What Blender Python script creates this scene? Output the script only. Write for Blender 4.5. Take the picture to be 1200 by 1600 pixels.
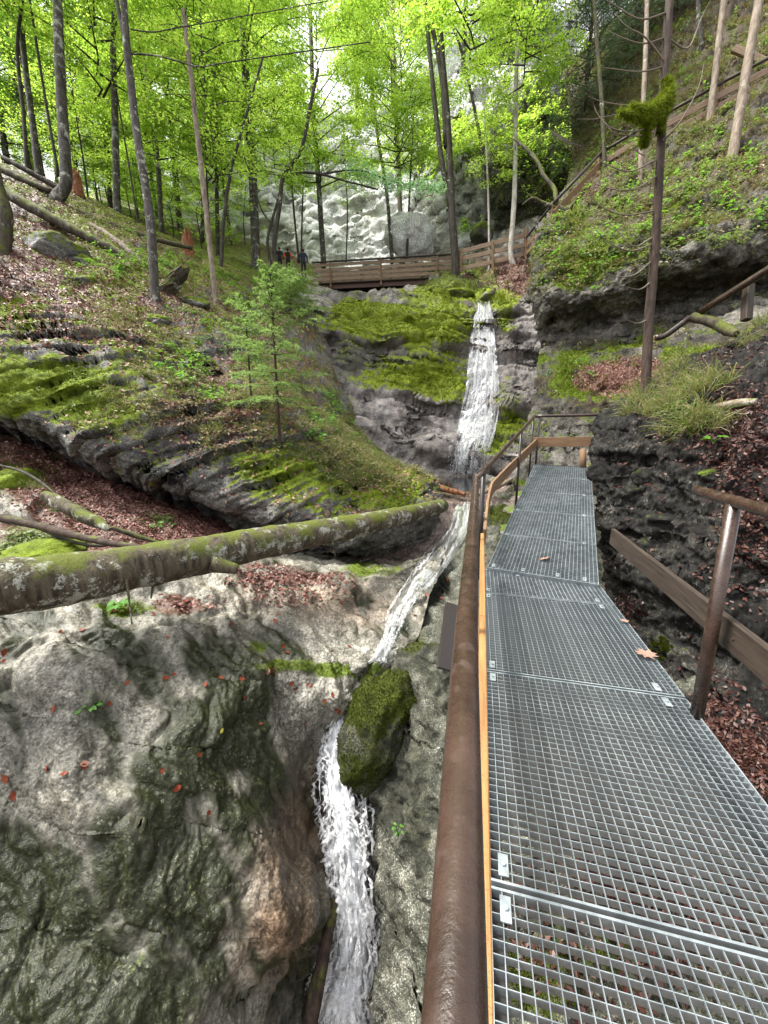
import bpy, math, random
import numpy as np
from mathutils import Vector
from mathutils.bvhtree import BVHTree

for _o in list(bpy.data.objects):
    bpy.data.objects.remove(_o)
SC = bpy.context.scene
COL = SC.collection
RNG = np.random.default_rng(7)
random.seed(7)
rad = math.radians

# ---------------------------------------------------------------- camera
EYE = np.array([0.0, 0.0, 1.5])
PITCH = rad(12.5)
FOC = 600.0                       # focal length in photo pixels (1200 wide)
cam_d = bpy.data.cameras.new('camera')
cam_d.sensor_fit = 'VERTICAL'
cam_d.sensor_height = 36.0
cam_d.sensor_width = 27.0
cam_d.lens = 36.0 * FOC / 1600.0
cam_d.clip_start = 0.02
cam_d.clip_end = 600.0
cam = bpy.data.objects.new('camera', cam_d)
COL.objects.link(cam)
cam.location = EYE
cam.rotation_euler = (rad(90) - PITCH, 0, 0)
SC.camera = cam

# ---------------------------------------------------------------- sky, sun, exposure
SUN_EL, SUN_AZ = rad(62), rad(-82)        # azimuth from +Y towards +X
world = bpy.data.worlds.new('World')
SC.world = world
world.use_nodes = True
wn = world.node_tree
bg = wn.nodes['Background']
sky = wn.nodes.new('ShaderNodeTexSky')
sky.sky_type = 'NISHITA'
sky.sun_disc = False
sky.sun_elevation = SUN_EL
sky.sun_rotation = SUN_AZ
sky.air_density = 1.0
sky.dust_density = 4.0
hsv = wn.nodes.new('ShaderNodeHueSaturation')     # overcast: hardly any blue
hsv.inputs['Saturation'].default_value = 0.12
wn.links.new(sky.outputs[0], hsv.inputs['Color'])
wn.links.new(hsv.outputs[0], bg.inputs['Color'])
bg.inputs['Strength'].default_value = 0.10
sun_d = bpy.data.lights.new('sun', 'SUN')
sun_d.energy = 1.5
sun_d.angle = rad(14)
sun_d.color = (1.0, 0.96, 0.88)
sun = bpy.data.objects.new('sun', sun_d)
COL.objects.link(sun)
_sd = Vector((math.sin(SUN_AZ) * math.cos(SUN_EL), math.cos(SUN_AZ) * math.cos(SUN_EL), math.sin(SUN_EL)))
sun.rotation_euler = (-_sd).to_track_quat('-Z', 'Y').to_euler()

vs = SC.view_settings
vs.view_transform = 'Standard'
vs.look = 'None'
vs.gamma = 1.0
vs.use_curve_mapping = False
vs.exposure = 2.35
SC.render.engine = 'CYCLES'
cy = SC.cycles
cy.max_bounces = 6
cy.diffuse_bounces = 3
cy.glossy_bounces = 2
cy.transmission_bounces = 4
cy.transparent_max_bounces = 10
cy.caustics_reflective = False
cy.caustics_refractive = False
cy.use_denoising = True
cy.sample_clamp_indirect = 6.0

# ---------------------------------------------------------------- helpers: projection
_c, _s = math.cos(PITCH), math.sin(PITCH)

def P(px, py, d):
    """world point seen at photo pixel (px, py), d metres in front of the lens"""
    x = (px - 600.0) / FOC * d
    yc = (800.0 - py) / FOC * d
    return np.array([x, d * _c + yc * _s, EYE[2] + yc * _c - d * _s])

def onz(px, py, z):
    r = P(px, py, 1.0) - EYE
    return EYE + r * ((z - EYE[2]) / r[2])

def proj(v):
    q = np.asarray(v, float) - EYE
    d = q[..., 1] * _c - q[..., 2] * _s
    yc = q[..., 1] * _s + q[..., 2] * _c
    d = np.where(np.abs(d) < 1e-3, 1e-3, d)
    return 600 + q[..., 0] / d * FOC, 800 - yc / d * FOC, d

# ---------------------------------------------------------------- helpers: noise
_G = np.array([[1,1,0],[-1,1,0],[1,-1,0],[-1,-1,0],[1,0,1],[-1,0,1],[1,0,-1],[-1,0,-1],
               [0,1,1],[0,-1,1],[0,1,-1],[0,-1,-1],[1,1,0],[-1,1,0],[0,-1,1],[0,-1,-1]], float)

def pn(p):
    p = np.asarray(p, float)
    i = np.floor(p).astype(np.int64)
    f = p - i
    u = f * f * f * (f * (f * 6 - 15) + 10)
    out = 0
    for dx in (0, 1):
        wx = u[:, 0] if dx else 1 - u[:, 0]
        for dy in (0, 1):
            wy = u[:, 1] if dy else 1 - u[:, 1]
            for dz in (0, 1):
                wz = u[:, 2] if dz else 1 - u[:, 2]
                h = (i[:, 0] + dx) * 374761393 + (i[:, 1] + dy) * 668265263 + (i[:, 2] + dz) * 1274126177
                h = (h ^ (h >> 13)) & 0xffffffff
                h = (h * 1274126177) & 0xffffffff
                h = (h ^ (h >> 16)) & 15
                g = _G[h]
                out = out + wx * wy * wz * (g[:, 0] * (f[:, 0] - dx) + g[:, 1] * (f[:, 1] - dy) + g[:, 2] * (f[:, 2] - dz))
    return out

def fbm(p, o=4, gain=0.5):
    a, s, t = 1.0, 0.0, 0.0
    q = np.asarray(p, float).copy()
    for _ in range(o):
        s = s + a * pn(q); t += a
        a *= gain; q = q * 2.03 + 17.3
    return s / t

def ridged(p, o=4, gain=0.55):
    a, s, t = 1.0, 0.0, 0.0
    q = np.asarray(p, float).copy()
    for _ in range(o):
        s = s + a * (1 - 2.2 * np.abs(pn(q))); t += a
        a *= gain; q = q * 2.1 + 11.7
    return s / t

def sstep(a, b, x):
    t = np.clip((x - a) / (b - a), 0, 1)
    return t * t * (3 - 2 * t)

# ---------------------------------------------------------------- helpers: meshes and objects
def mesh_np(name, V, Fs, mat=None, smooth=True, attrs=None, uv=None):
    """Fs: (n,k) array, or a list of such arrays with different k"""
    if not isinstance(Fs, (list, tuple)):
        Fs = [Fs]
    Fs = [np.asarray(f, np.int32) for f in Fs if len(f)]
    V = np.asarray(V, np.float32)
    me = bpy.data.meshes.new(name)
    me.vertices.add(len(V))
    me.vertices.foreach_set('co', V.ravel())
    nl = sum(f.size for f in Fs); npoly = sum(len(f) for f in Fs)
    me.loops.add(nl); me.polygons.add(npoly)
    li = np.concatenate([f.ravel() for f in Fs])
    tot = np.concatenate([np.full(len(f), f.shape[1], np.int32) for f in Fs])
    st = np.concatenate([[0], np.cumsum(tot)[:-1]]).astype(np.int32)
    me.loops.foreach_set('vertex_index', li)
    me.polygons.foreach_set('loop_start', st)
    me.polygons.foreach_set('use_smooth', np.full(npoly, smooth))
    if uv is not None:
        l = me.uv_layers.new(name='UVMap')
        l.data.foreach_set('uv', np.asarray(uv, np.float32)[li].ravel())
    me.update(calc_edges=True)
    for k, a in (attrs or {}).items():
        at = me.attributes.new(k, 'FLOAT', 'POINT')
        at.data.foreach_set('value', np.asarray(a, np.float32))
    if mat:
        me.materials.append(mat)
    return me

def obj(name, me, parent=None, label=None, cat=None, group=None, kind=None, loc=None):
    o = bpy.data.objects.new(name, me)
    COL.objects.link(o)
    if parent is not None:
        o.parent = parent
        if loc is not None:
            o.location = loc
    elif loc is not None:
        o.location = loc
    if label: o['label'] = label
    if cat: o['category'] = cat
    if group: o['group'] = group
    if kind: o['kind'] = kind
    return o

def empty(name, loc, label, cat, group=None):
    o = obj(name, None, None, label, cat, group, None, loc)
    o.empty_display_size = 0.1
    return o

class MB:
    """collects shapes into one mesh, world coordinates minus org"""
    def __init__(s, org=(0, 0, 0)):
        s.v, s.f4, s.f3, s.n, s.org = [], [], [], 0, np.asarray(org, float)
    def add(s, V, F):
        V = np.asarray(V, float); F = np.asarray(F, np.int64)
        if len(V) == 0: return
        s.v.append(V - s.org)
        (s.f4 if F.shape[1] == 4 else s.f3).append(F + s.n)
        s.n += len(V)
    def build(s, name, mat, parent=None, smooth=False, **k):
        V = np.concatenate(s.v)
        Fs = [np.concatenate(x) for x in (s.f4, s.f3) if x]
        return obj(name, mesh_np(name, V, Fs, mat, smooth), parent, **k)

BOXF = np.array([[0,3,2,1],[4,5,6,7],[0,1,5,4],[1,2,6,5],[2,3,7,6],[3,0,4,7]])

def beam(a, b, w, h, up=(0, 0, 1), cut=0.0):
    """box from a to b, w across, h along up (centre line)"""
    a = np.asarray(a, float); b = np.asarray(b, float)
    d = (b - a) / np.linalg.norm(b - a)
    up = np.asarray(up, float)
    s = np.cross(d, up); s /= np.linalg.norm(s)
    u = np.cross(s, d)
    V = []
    for p in (a, b):
        for sx, sy in ((-1, -1), (1, -1), (1, 1), (-1, 1)):
            V.append(p + s * w * sx / 2 + u * h * sy / 2)
    V = np.array(V)
    F = np.array([[0,1,2,3],[7,6,5,4],[0,4,5,1],[1,5,6,2],[2,6,7,3],[3,7,4,0]])
    return V, F[:, ::-1]

def crv(pts, n):
    """Catmull-Rom resample of a polyline (any dimension)"""
    G = np.asarray(pts, float)
    if len(G) == 2:
        t = np.linspace(0, 1, n)[:, None]
        return G[0] * (1 - t) + G[1] * t
    return _cr(G, n)

def _cr(G, n):
    R = G.shape[0]
    Gp = np.concatenate([[2 * G[0] - G[1]], G, [2 * G[-1] - G[-2]]])
    s = np.linspace(0, R - 1, n)
    i = np.minimum(s.astype(int), R - 2)
    t = (s - i).reshape((-1,) + (1,) * (G.ndim - 1))
    a, b, c, d = Gp[i], Gp[i + 1], Gp[i + 2], Gp[i + 3]
    return 0.5 * (2 * b + (c - a) * t + (2 * a - 5 * b + 4 * c - d) * t * t + (3 * b - a - 3 * c + d) * t ** 3)

def tube(pts, radii, n=None, sides=8, rough=0.0, freq=3.0, caps=True, knob=0.0):
    """tapered tube along pts; returns V, [F4,F3]"""
    pts = np.asarray(pts, float)
    radii = np.asarray(radii, float).reshape(-1)
    if n is None: n = len(pts)
    if n != len(pts) or len(pts) > 2:
        C = crv(pts, n)
        R = np.interp(np.linspace(0, 1, n), np.linspace(0, 1, len(radii)), radii)
    else:
        C = pts; R = np.interp(np.linspace(0, 1, n), np.linspace(0, 1, len(radii)), radii)
    T = np.gradient(C, axis=0); T /= np.linalg.norm(T, axis=1)[:, None] + 1e-9
    ref = np.array([0, 0, 1.0]) if abs(T[:, 2]).mean() < 0.8 else np.array([1.0, 0.3, 0])
    S = np.cross(T, ref); S /= np.linalg.norm(S, axis=1)[:, None] + 1e-9
    U = np.cross(S, T)
    a = np.linspace(0, 2 * np.pi, sides, endpoint=False)
    D = S[:, None, :] * np.cos(a)[None, :, None] + U[:, None, :] * np.sin(a)[None, :, None]
    rr = np.repeat(R[:, None], sides, 1)
    if rough:
        q = (C[:, None, :] + D * R.mean() * 1.0).reshape(-1, 3)
        rr = rr * (1 + rough * fbm(q * freq, 3).reshape(n, sides) * 2)
    V = (C[:, None, :] + D * rr[:, :, None]).reshape(-1, 3)
    i = np.arange(n - 1)[:, None] * sides; j = np.arange(sides)[None, :]; k = (j + 1) % sides
    F = np.stack([i + j, i + k, i + sides + k, i + sides + j], -1).reshape(-1, 4)
    F3 = np.zeros((0, 3), int)
    if caps:
        V = np.concatenate([V, C[:1], C[-1:]])
        c0, c1 = n * sides, n * sides + 1
        j = np.arange(sides); k = (j + 1) % sides
        F3 = np.concatenate([np.stack([np.full(sides, c0), k, j], 1),
                             np.stack([np.full(sides, c1), (n - 1) * sides + j, (n - 1) * sides + k], 1)])
    return V, F, F3

def add_tube(mb, *a, **k):
    V, F, F3 = tube(*a, **k)
    o = mb.n
    mb.add(V, F)
    if len(F3):
        mb.f3.append(F3 + o)

def leaf_quads(C, D, Nn, L, W, fold=0.25):
    """one folded, pointed leaf (6 verts, 4 tris) for each centre; D along, Nn normal"""
    n = len(C)
    D = D / (np.linalg.norm(D, axis=1)[:, None] + 1e-9)
    S = np.cross(D, Nn); S /= np.linalg.norm(S, axis=1)[:, None] + 1e-9
    U = np.cross(S, D)
    L = np.broadcast_to(np.asarray(L, float), (n,))[:, None]; W = np.broadcast_to(np.asarray(W, float), (n,))[:, None]
    V = np.stack([C - D * L / 2, C + S * W / 2 + U * W * fold - D * L * .02, C + D * L / 2, C - S * W / 2 + U * W * fold - D * L * .02], 1).reshape(-1, 3)
    b = np.arange(n)[:, None] * 4
    F = np.concatenate([b + np.array([[0, 1, 2]]), b + np.array([[0, 2, 3]])], 1).reshape(-1, 3)
    return V, F

def unit(v):
    return v / (np.linalg.norm(v, axis=-1, keepdims=True) + 1e-9)

def rnd_dirs(n):
    return unit(RNG.normal(size=(n, 3)))

# ---------------------------------------------------------------- helpers: materials
class NT:
    def __init__(s, name):
        s.m = bpy.data.materials.new(name)
        s.m.use_nodes = True
        s.t = s.m.node_tree
        s.t.nodes.clear()
        s.out = s.t.nodes.new('ShaderNodeOutputMaterial')
    def n(s, typ, out=0, ins=None, **props):
        nd = s.t.nodes.new('ShaderNode' + typ)
        for k, v in props.items():
            setattr(nd, k, v)
        for k, v in (ins or {}).items():
            s.set(nd, k, v)
        return nd
    def set(s, nd, k, v):
        sock = nd.inputs[k]
        if hasattr(v, 'outputs'): v = v.outputs[0]
        if isinstance(v, bpy.types.NodeSocket):
            s.t.links.new(v, sock)
        else:
            if isinstance(v, (tuple, list)) and len(v) == 3 and sock.type == 'RGBA': v = tuple(v) + (1,)
            sock.default_value = v
    def obj(s):
        return s.n('TexCoord').outputs['Object']
    def mapped(s, sc=(1, 1, 1), rot=(0, 0, 0), src=None):
        return s.n('Mapping', ins={'Vector': src or s.obj(), 'Scale': sc, 'Rotation': rot}).outputs[0]
    def noise(s, scale, detail=4, rough=.6, vec=None, dist=0):
        return s.n('TexNoise', ins={'Vector': vec or s.obj(), 'Scale': scale, 'Detail': detail, 'Roughness': rough, 'Distortion': dist}).outputs[0]
    def vor(s, scale, vec=None, feature='F1', rnd=1.0):
        return s.n('TexVoronoi', feature=feature, ins={'Vector': vec or s.obj(), 'Scale': scale, 'Randomness': rnd}).outputs['Distance']
    def ramp(s, fac, stops, interp='LINEAR'):
        nd = s.n('ValToRGB', ins={'Fac': fac})
        cr = nd.color_ramp; cr.interpolation = interp
        while len(cr.elements) < len(stops): cr.elements.new(0.5)
        for e, (p, c) in zip(cr.elements, stops):
            e.position = p
            e.color = (c, c, c, 1) if isinstance(c, (int, float)) else tuple(c) + (1,)
        return nd.outputs[0]
    def mix(s, fac, a, b, mode='MIX'):
        nd = s.n('Mix', data_type='RGBA', blend_type=mode)
        s.set(nd, 0, fac); s.set(nd, 6, a); s.set(nd, 7, b)
        return nd.outputs[2]
    def math(s, op, a, b=0.0, c=None, clamp=False):
        nd = s.n('Math', operation=op, use_clamp=clamp)
        s.set(nd, 0, a); s.set(nd, 1, b)
        if c is not None: s.set(nd, 2, c)
        return nd.outputs[0]
    def attr(s, name):
        return s.n('Attribute', attribute_name=name).outputs['Fac']
    def step(s, x, a, b):
        nd = s.n('MapRange', interpolation_type='SMOOTHSTEP', ins={'Value': x, 'From Min': a, 'From Max': b})
        return nd.outputs[0]
    def bump(s, h, strength=.5, dist=.02, normal=None):
        nd = s.n('Bump', ins={'Height': h, 'Strength': strength, 'Distance': dist})
        if normal: s.set(nd, 'Normal', normal)
        return nd.outputs[0]
    def pbr(s, col, rough=.7, normal=None, metal=0.0, spec=.5, **ins):
        nd = s.n('BsdfPrincipled')
        s.set(nd, 'Base Color', col); s.set(nd, 'Roughness', rough); s.set(nd, 'Metallic', metal); s.set(nd, 'Specular IOR Level', spec)
        for k, v in ins.items(): s.set(nd, k.replace('_', ' '), v)
        if normal: s.set(nd, 'Normal', normal)
        return s.done(nd)
    def done(s, nd):
        s.t.links.new(nd.outputs[0], s.out.inputs[0])
        return s.m

def rnd_island(t):
    return t.n('NewGeometry').outputs['Random Per Island']

def ground_mat(name, stops, sc=1.0, moss=((.035, .05, .006), (.12, .17, .012)), soil=((.045, .028, .02), (.17, .095, .07)),
               rough=.6, lichen=.0, streak=None, bump=.6, algae=(.010, .0115, .003), spec=.22):
    t = NT(name)
    o = t.obj()
    big = t.noise(.8 * sc, 4, .6, o, .5)
    mid = t.noise(5 * sc, 5, .72, o, .3)
    fine = t.noise(45 * sc, 3, .75, o)
    strk = t.noise(2.0 * sc, 5, .7, t.mapped(*(streak or ((1, 1, 2.6), (.3, .3, 0)))), .6)
    f = t.math('ADD', t.math('MULTIPLY', big, .40), t.math('ADD', t.math('MULTIPLY', mid, .28), t.math('MULTIPLY', strk, .32)))
    f = t.math('ADD', f, t.math('MULTIPLY_ADD', fine, .22, -.11))
    f = t.math('MULTIPLY_ADD', t.math('SUBTRACT', f, .5), 1.7, .5)
    col = t.ramp(f, stops)
    col = t.mix(.8, col, t.ramp(fine, [(.30, .22), (.5, 1.0), (.70, 1.8)]), 'MULTIPLY')
    tint = t.step(strk, .5, .72)
    col = t.mix(t.math('MULTIPLY', tint, .35), col, (.8, .62, .48), 'MULTIPLY')
    if lichen:
        l = t.math('MULTIPLY', t.step(t.math('ADD', fine, t.math('MULTIPLY', mid, .5)), .90 - lichen * .1, .98 - lichen * .1), t.step(big, .42, .58))
        col = t.mix(l, col, (.45, .46, .40))
    col = t.mix(t.math('MULTIPLY', t.attr('warm'), .8), col, (.78, .56, .44), 'MULTIPLY')
    an = t.math('ADD', t.attr('algae'), t.math('MULTIPLY', t.math('SUBTRACT', strk, .5), 1.0))
    an = t.math('ADD', an, t.math('MULTIPLY', t.math('SUBTRACT', mid, .5), .9))
    an = t.math('ADD', an, t.math('MULTIPLY', t.math('SUBTRACT', fine, .5), .9))
    af = t.step(an, .15, .85)
    af = t.math('MULTIPLY', af, t.math('SUBTRACT', 1.0, t.math('MULTIPLY', t.step(t.math('ADD', t.math('MULTIPLY', fine, .7), t.math('MULTIPLY', mid, .3)), .56, .68), .35)))
    col = t.mix(t.math('MULTIPLY', af, .97), col, t.mix(t.step(fine, .35, .7), algae, tuple(min(1, x * 4) for x in algae)))
    sn = t.math('ADD', t.attr('soil'), t.math('MULTIPLY', t.math('SUBTRACT', mid, .5), 1.2))
    sf = t.step(sn, .38, .62)
    col = t.mix(sf, col, t.mix(t.step(fine, .35, .65), soil[0], soil[1]))
    mn = t.math('ADD', t.attr('moss'), t.math('MULTIPLY', t.math('SUBTRACT', mid, .5), 1.5))
    mn = t.math('ADD', mn, t.math('MULTIPLY', t.math('SUBTRACT', fine, .5), .5))
    mf = t.step(mn, .36, .66)
    mcol = t.mix(t.step(t.math('ADD', t.math('MULTIPLY', fine, .55), t.math('MULTIPLY', strk, .45)), .34, .66), moss[0], moss[1])
    col = t.mix(mf, col, mcol)
    rg = t.math('ADD', t.math('MULTIPLY', mf, .3), t.math('MULTIPLY_ADD', mid, .5, rough - .25))
    rg = t.math('SUBTRACT', rg, t.math('MULTIPLY', t.attr('wet'), .35), clamp=True)
    rg = t.math('MAXIMUM', rg, .3)
    h = t.math('ADD', t.math('MULTIPLY', mid, .55), t.math('MULTIPLY', fine, .45))
    return t.pbr(col, rg, t.bump(h, bump, .055 / sc), spec=spec)
# ================================================================ TERRAIN
PATCH = {}

def patch(name, rows, nu, nv, mat, disp=(), strata=None, base=None, up=None, blobs=None, seed=0.0, sfade=None, flow=None):
    G = np.array([[P(*q) for q in r] for r in rows])
    S = _cr(_cr(G, nv).transpose(1, 0, 2), nu).transpose(1, 0, 2)      # nv x nu x 3
    def normals(S):
        du = np.gradient(S, axis=1); dv = np.gradient(S, axis=0)
        N = unit(np.cross(du, dv))
        if np.einsum('ijk,ijk->ij', N, EYE - S).mean() < 0: N = -N
        return N
    Np = normals(S)
    flat = S.reshape(-1, 3)
    off = np.zeros(len(flat))
    if strata:
        for nrm, per, amp, sharp in strata:
            nrm = unit(np.array(nrm, float))
            s = flat @ nrm / per + .8 * fbm(flat * (.35 / per ** .5) + seed, 3)
            k = np.floor(s); fr = s - k
            hs = np.modf(np.abs(np.sin(k * 12.9898 + seed) * 43758.5))[0]
            prof = (sstep(0, .25, fr) * (1 - .55 * fr) - .35) * (.35 + 1.2 * hs)
            wgt = sstep(-.35, .25, fbm(flat * .5 + 40 + seed, 2)) * .8 + .2
            if sfade: wgt = wgt * np.repeat(1 - sstep(sfade[0], sfade[1], np.linspace(0, 1, nv)), nu)
            off += amp * prof * wgt
    S = S + Np * off.reshape(S.shape[:2])[..., None]
    Np = normals(S); flat = S.reshape(-1, 3); off = np.zeros(len(flat))
    if flow is not None:                       # flutes and scoops worn by running water
        f0 = unit(np.array(flow, float)); f1 = unit(np.cross(f0, [0, 0, 1.0])); f2 = np.cross(f0, f1)
        w_ = flat + .12 * np.stack([fbm(flat * 1.7 + 3, 2), fbm(flat * 1.7 + 13, 2), fbm(flat * 1.7 + 23, 2)], 1) * 3
        q = np.stack([w_ @ f0 * .45, w_ @ f1 * 1.9, w_ @ f2 * 1.9], 1)
        off += .11 * (.5 - ridged(q + 3, 2)) + .035 * (.5 - ridged(q * 3.1 + 7, 3))
    for kind, fq, amp, octv in disp:
        q = flat * fq + seed
        off += amp * (fbm(q, octv) * 2 if kind == 'f' else (ridged(q, octv) - .5) if kind == 'r' else (.5 - ridged(q, octv)))
    S = S + Np * off.reshape(S.shape[:2])[..., None]
    Np = normals(S)
    V = S.reshape(-1, 3); N = Np.reshape(-1, 3)
    px, py, dd = proj(V)
    at = {}
    for k in ('moss', 'soil', 'algae', 'wet', 'grass', 'herb', 'litter', 'warm'):
        a = np.full(len(V), (base or {}).get(k, 0.0))
        if up and k in up:
            g, lo, hi = up[k]
            a = a + g * sstep(lo, hi, N[:, 2])
        for (bx, by, rx, ry, val) in (blobs or {}).get(k, ()):
            r2 = ((px - bx) / rx) ** 2 + ((py - by) / ry) ** 2
            a = a + val * np.exp(-r2 ** 1.5)
        if k == 'moss': a = a + .5 * fbm(V * 1.1 + 3, 3) + .35 * fbm(V * 3.7, 2)
        if k in ('soil', 'litter'): a = a + .5 * fbm(V * .9 + 8 + len(k), 3)
        if k in ('herb', 'grass'): a = a * (.35 + .65 * sstep(-.12, .2, fbm(V * 1.5 + 8 + 5 * len(k), 3))) + .9 * fbm(V * .7 + 20 + 7 * len(k), 3) * sstep(.05, .3, a)
        if k == 'algae':
            if flow is None: a = a + .5 * fbm(V * np.array([1.3, 1.3, .5]) + 5, 3)
            else:
                f0 = unit(np.array(flow, float)); f1 = unit(np.cross(f0, [0, 0, 1.0])); f2 = np.cross(f0, f1)
                q = np.stack([V @ f0 * .42, V @ f1 * 3.6, V @ f2 * 3.6], 1)
                a = a + 1.6 * fbm(q + 5, 4) + .5 * fbm(q * 4 + 2, 3)
        at[k] = a
    i = np.arange(nv - 1)[:, None] * nu; j = np.arange(nu - 1)[None, :]
    F = np.stack([i + j, i + j + 1, i + nu + j + 1, i + nu + j], -1).reshape(-1, 4)
    fn = np.cross(V[F[0, 1]] - V[F[0, 0]], V[F[0, 3]] - V[F[0, 0]])
    if fn @ N[F[0, 0]] < 0: F = F[:, ::-1]
    me = mesh_np(name, V, F, mat, True, {k: at[k] for k in ('moss', 'soil', 'algae', 'wet', 'warm')})
    o = obj(name, me, kind='structure')
    PATCH[name] = dict(V=V, N=N, F=F, at=at, px=px, py=py, d=dd, o=o)
    return o

SLAB = ground_mat('wet_limestone_slab', [(.24, (.020, .018, .014)), (.40, (.085, .080, .064)), (.55, (.21, .20, .165)), (.74, (.46, .44, .38))],
                  1.0, rough=.5, streak=((.6, 2.2, .7), (0, 0, .5)), bump=.5, spec=.28, algae=(.007, .0085, .0025))
BAND = ground_mat('dark_layered_rock', [(.26, (.012, .012, .012)), (.43, (.055, .053, .050)), (.58, (.14, .136, .126)), (.76, (.34, .33, .31))],
                  1.1, rough=.6, lichen=.5, bump=.9, moss=((.046, .064, .006), (.175, .235, .014)), soil=((.035, .017, .013), (.13, .06, .045)))
FALLR = ground_mat('waterfall_rock', [(.25, (.020, .018, .017)), (.40, (.085, .077, .072)), (.53, (.21, .19, .178)), (.70, (.42, .385, .36))],
                   .8, moss=((.062, .085, .006), (.245, .31, .014)), rough=.5, bump=.8)
RIGHTR = ground_mat('right_slope_rock', [(.27, (.010, .0095, .008)), (.44, (.046, .042, .035)), (.57, (.12, .112, .096)), (.75, (.28, .265, .235))],
                    .9, rough=.7, lichen=.3, bump=.9, soil=((.018, .013, .008), (.09, .066, .04)))
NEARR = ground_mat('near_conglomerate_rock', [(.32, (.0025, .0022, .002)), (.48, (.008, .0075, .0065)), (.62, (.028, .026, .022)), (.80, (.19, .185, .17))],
                   2.2, rough=.75, lichen=.1, bump=1.0, soil=((.006, .004, .0035), (.030, .016, .013)))  # near-black rock and soil tones: the hill's shade is put into the colour
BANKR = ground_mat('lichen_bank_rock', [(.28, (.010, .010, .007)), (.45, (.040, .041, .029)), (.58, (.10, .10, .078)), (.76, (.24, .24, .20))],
                   1.6, rough=.65, lichen=.6, bump=1.0, moss=((.014, .019, .003), (.065, .08, .009)), soil=((.008, .005, .004), (.04, .02, .016)))  # soil tones darkened, shade below the deck put into the colour
CLIFF = ground_mat('pale_limestone_cliff', [(.22, (.08, .08, .083)), (.36, (.33, .33, .34)), (.48, (.52, .52, .535)), (.66, (.72, .72, .745))],
                   .25, rough=.8, streak=((1.6, 1, .4), (0, 0, 0)), bump=.5)
FLOORM = ground_mat('forest_floor_soil', [(.3, (.03, .022, .015)), (.6, (.10, .07, .05)), (.8, (.2, .15, .11))], .6, rough=.85, bump=.7)

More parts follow.
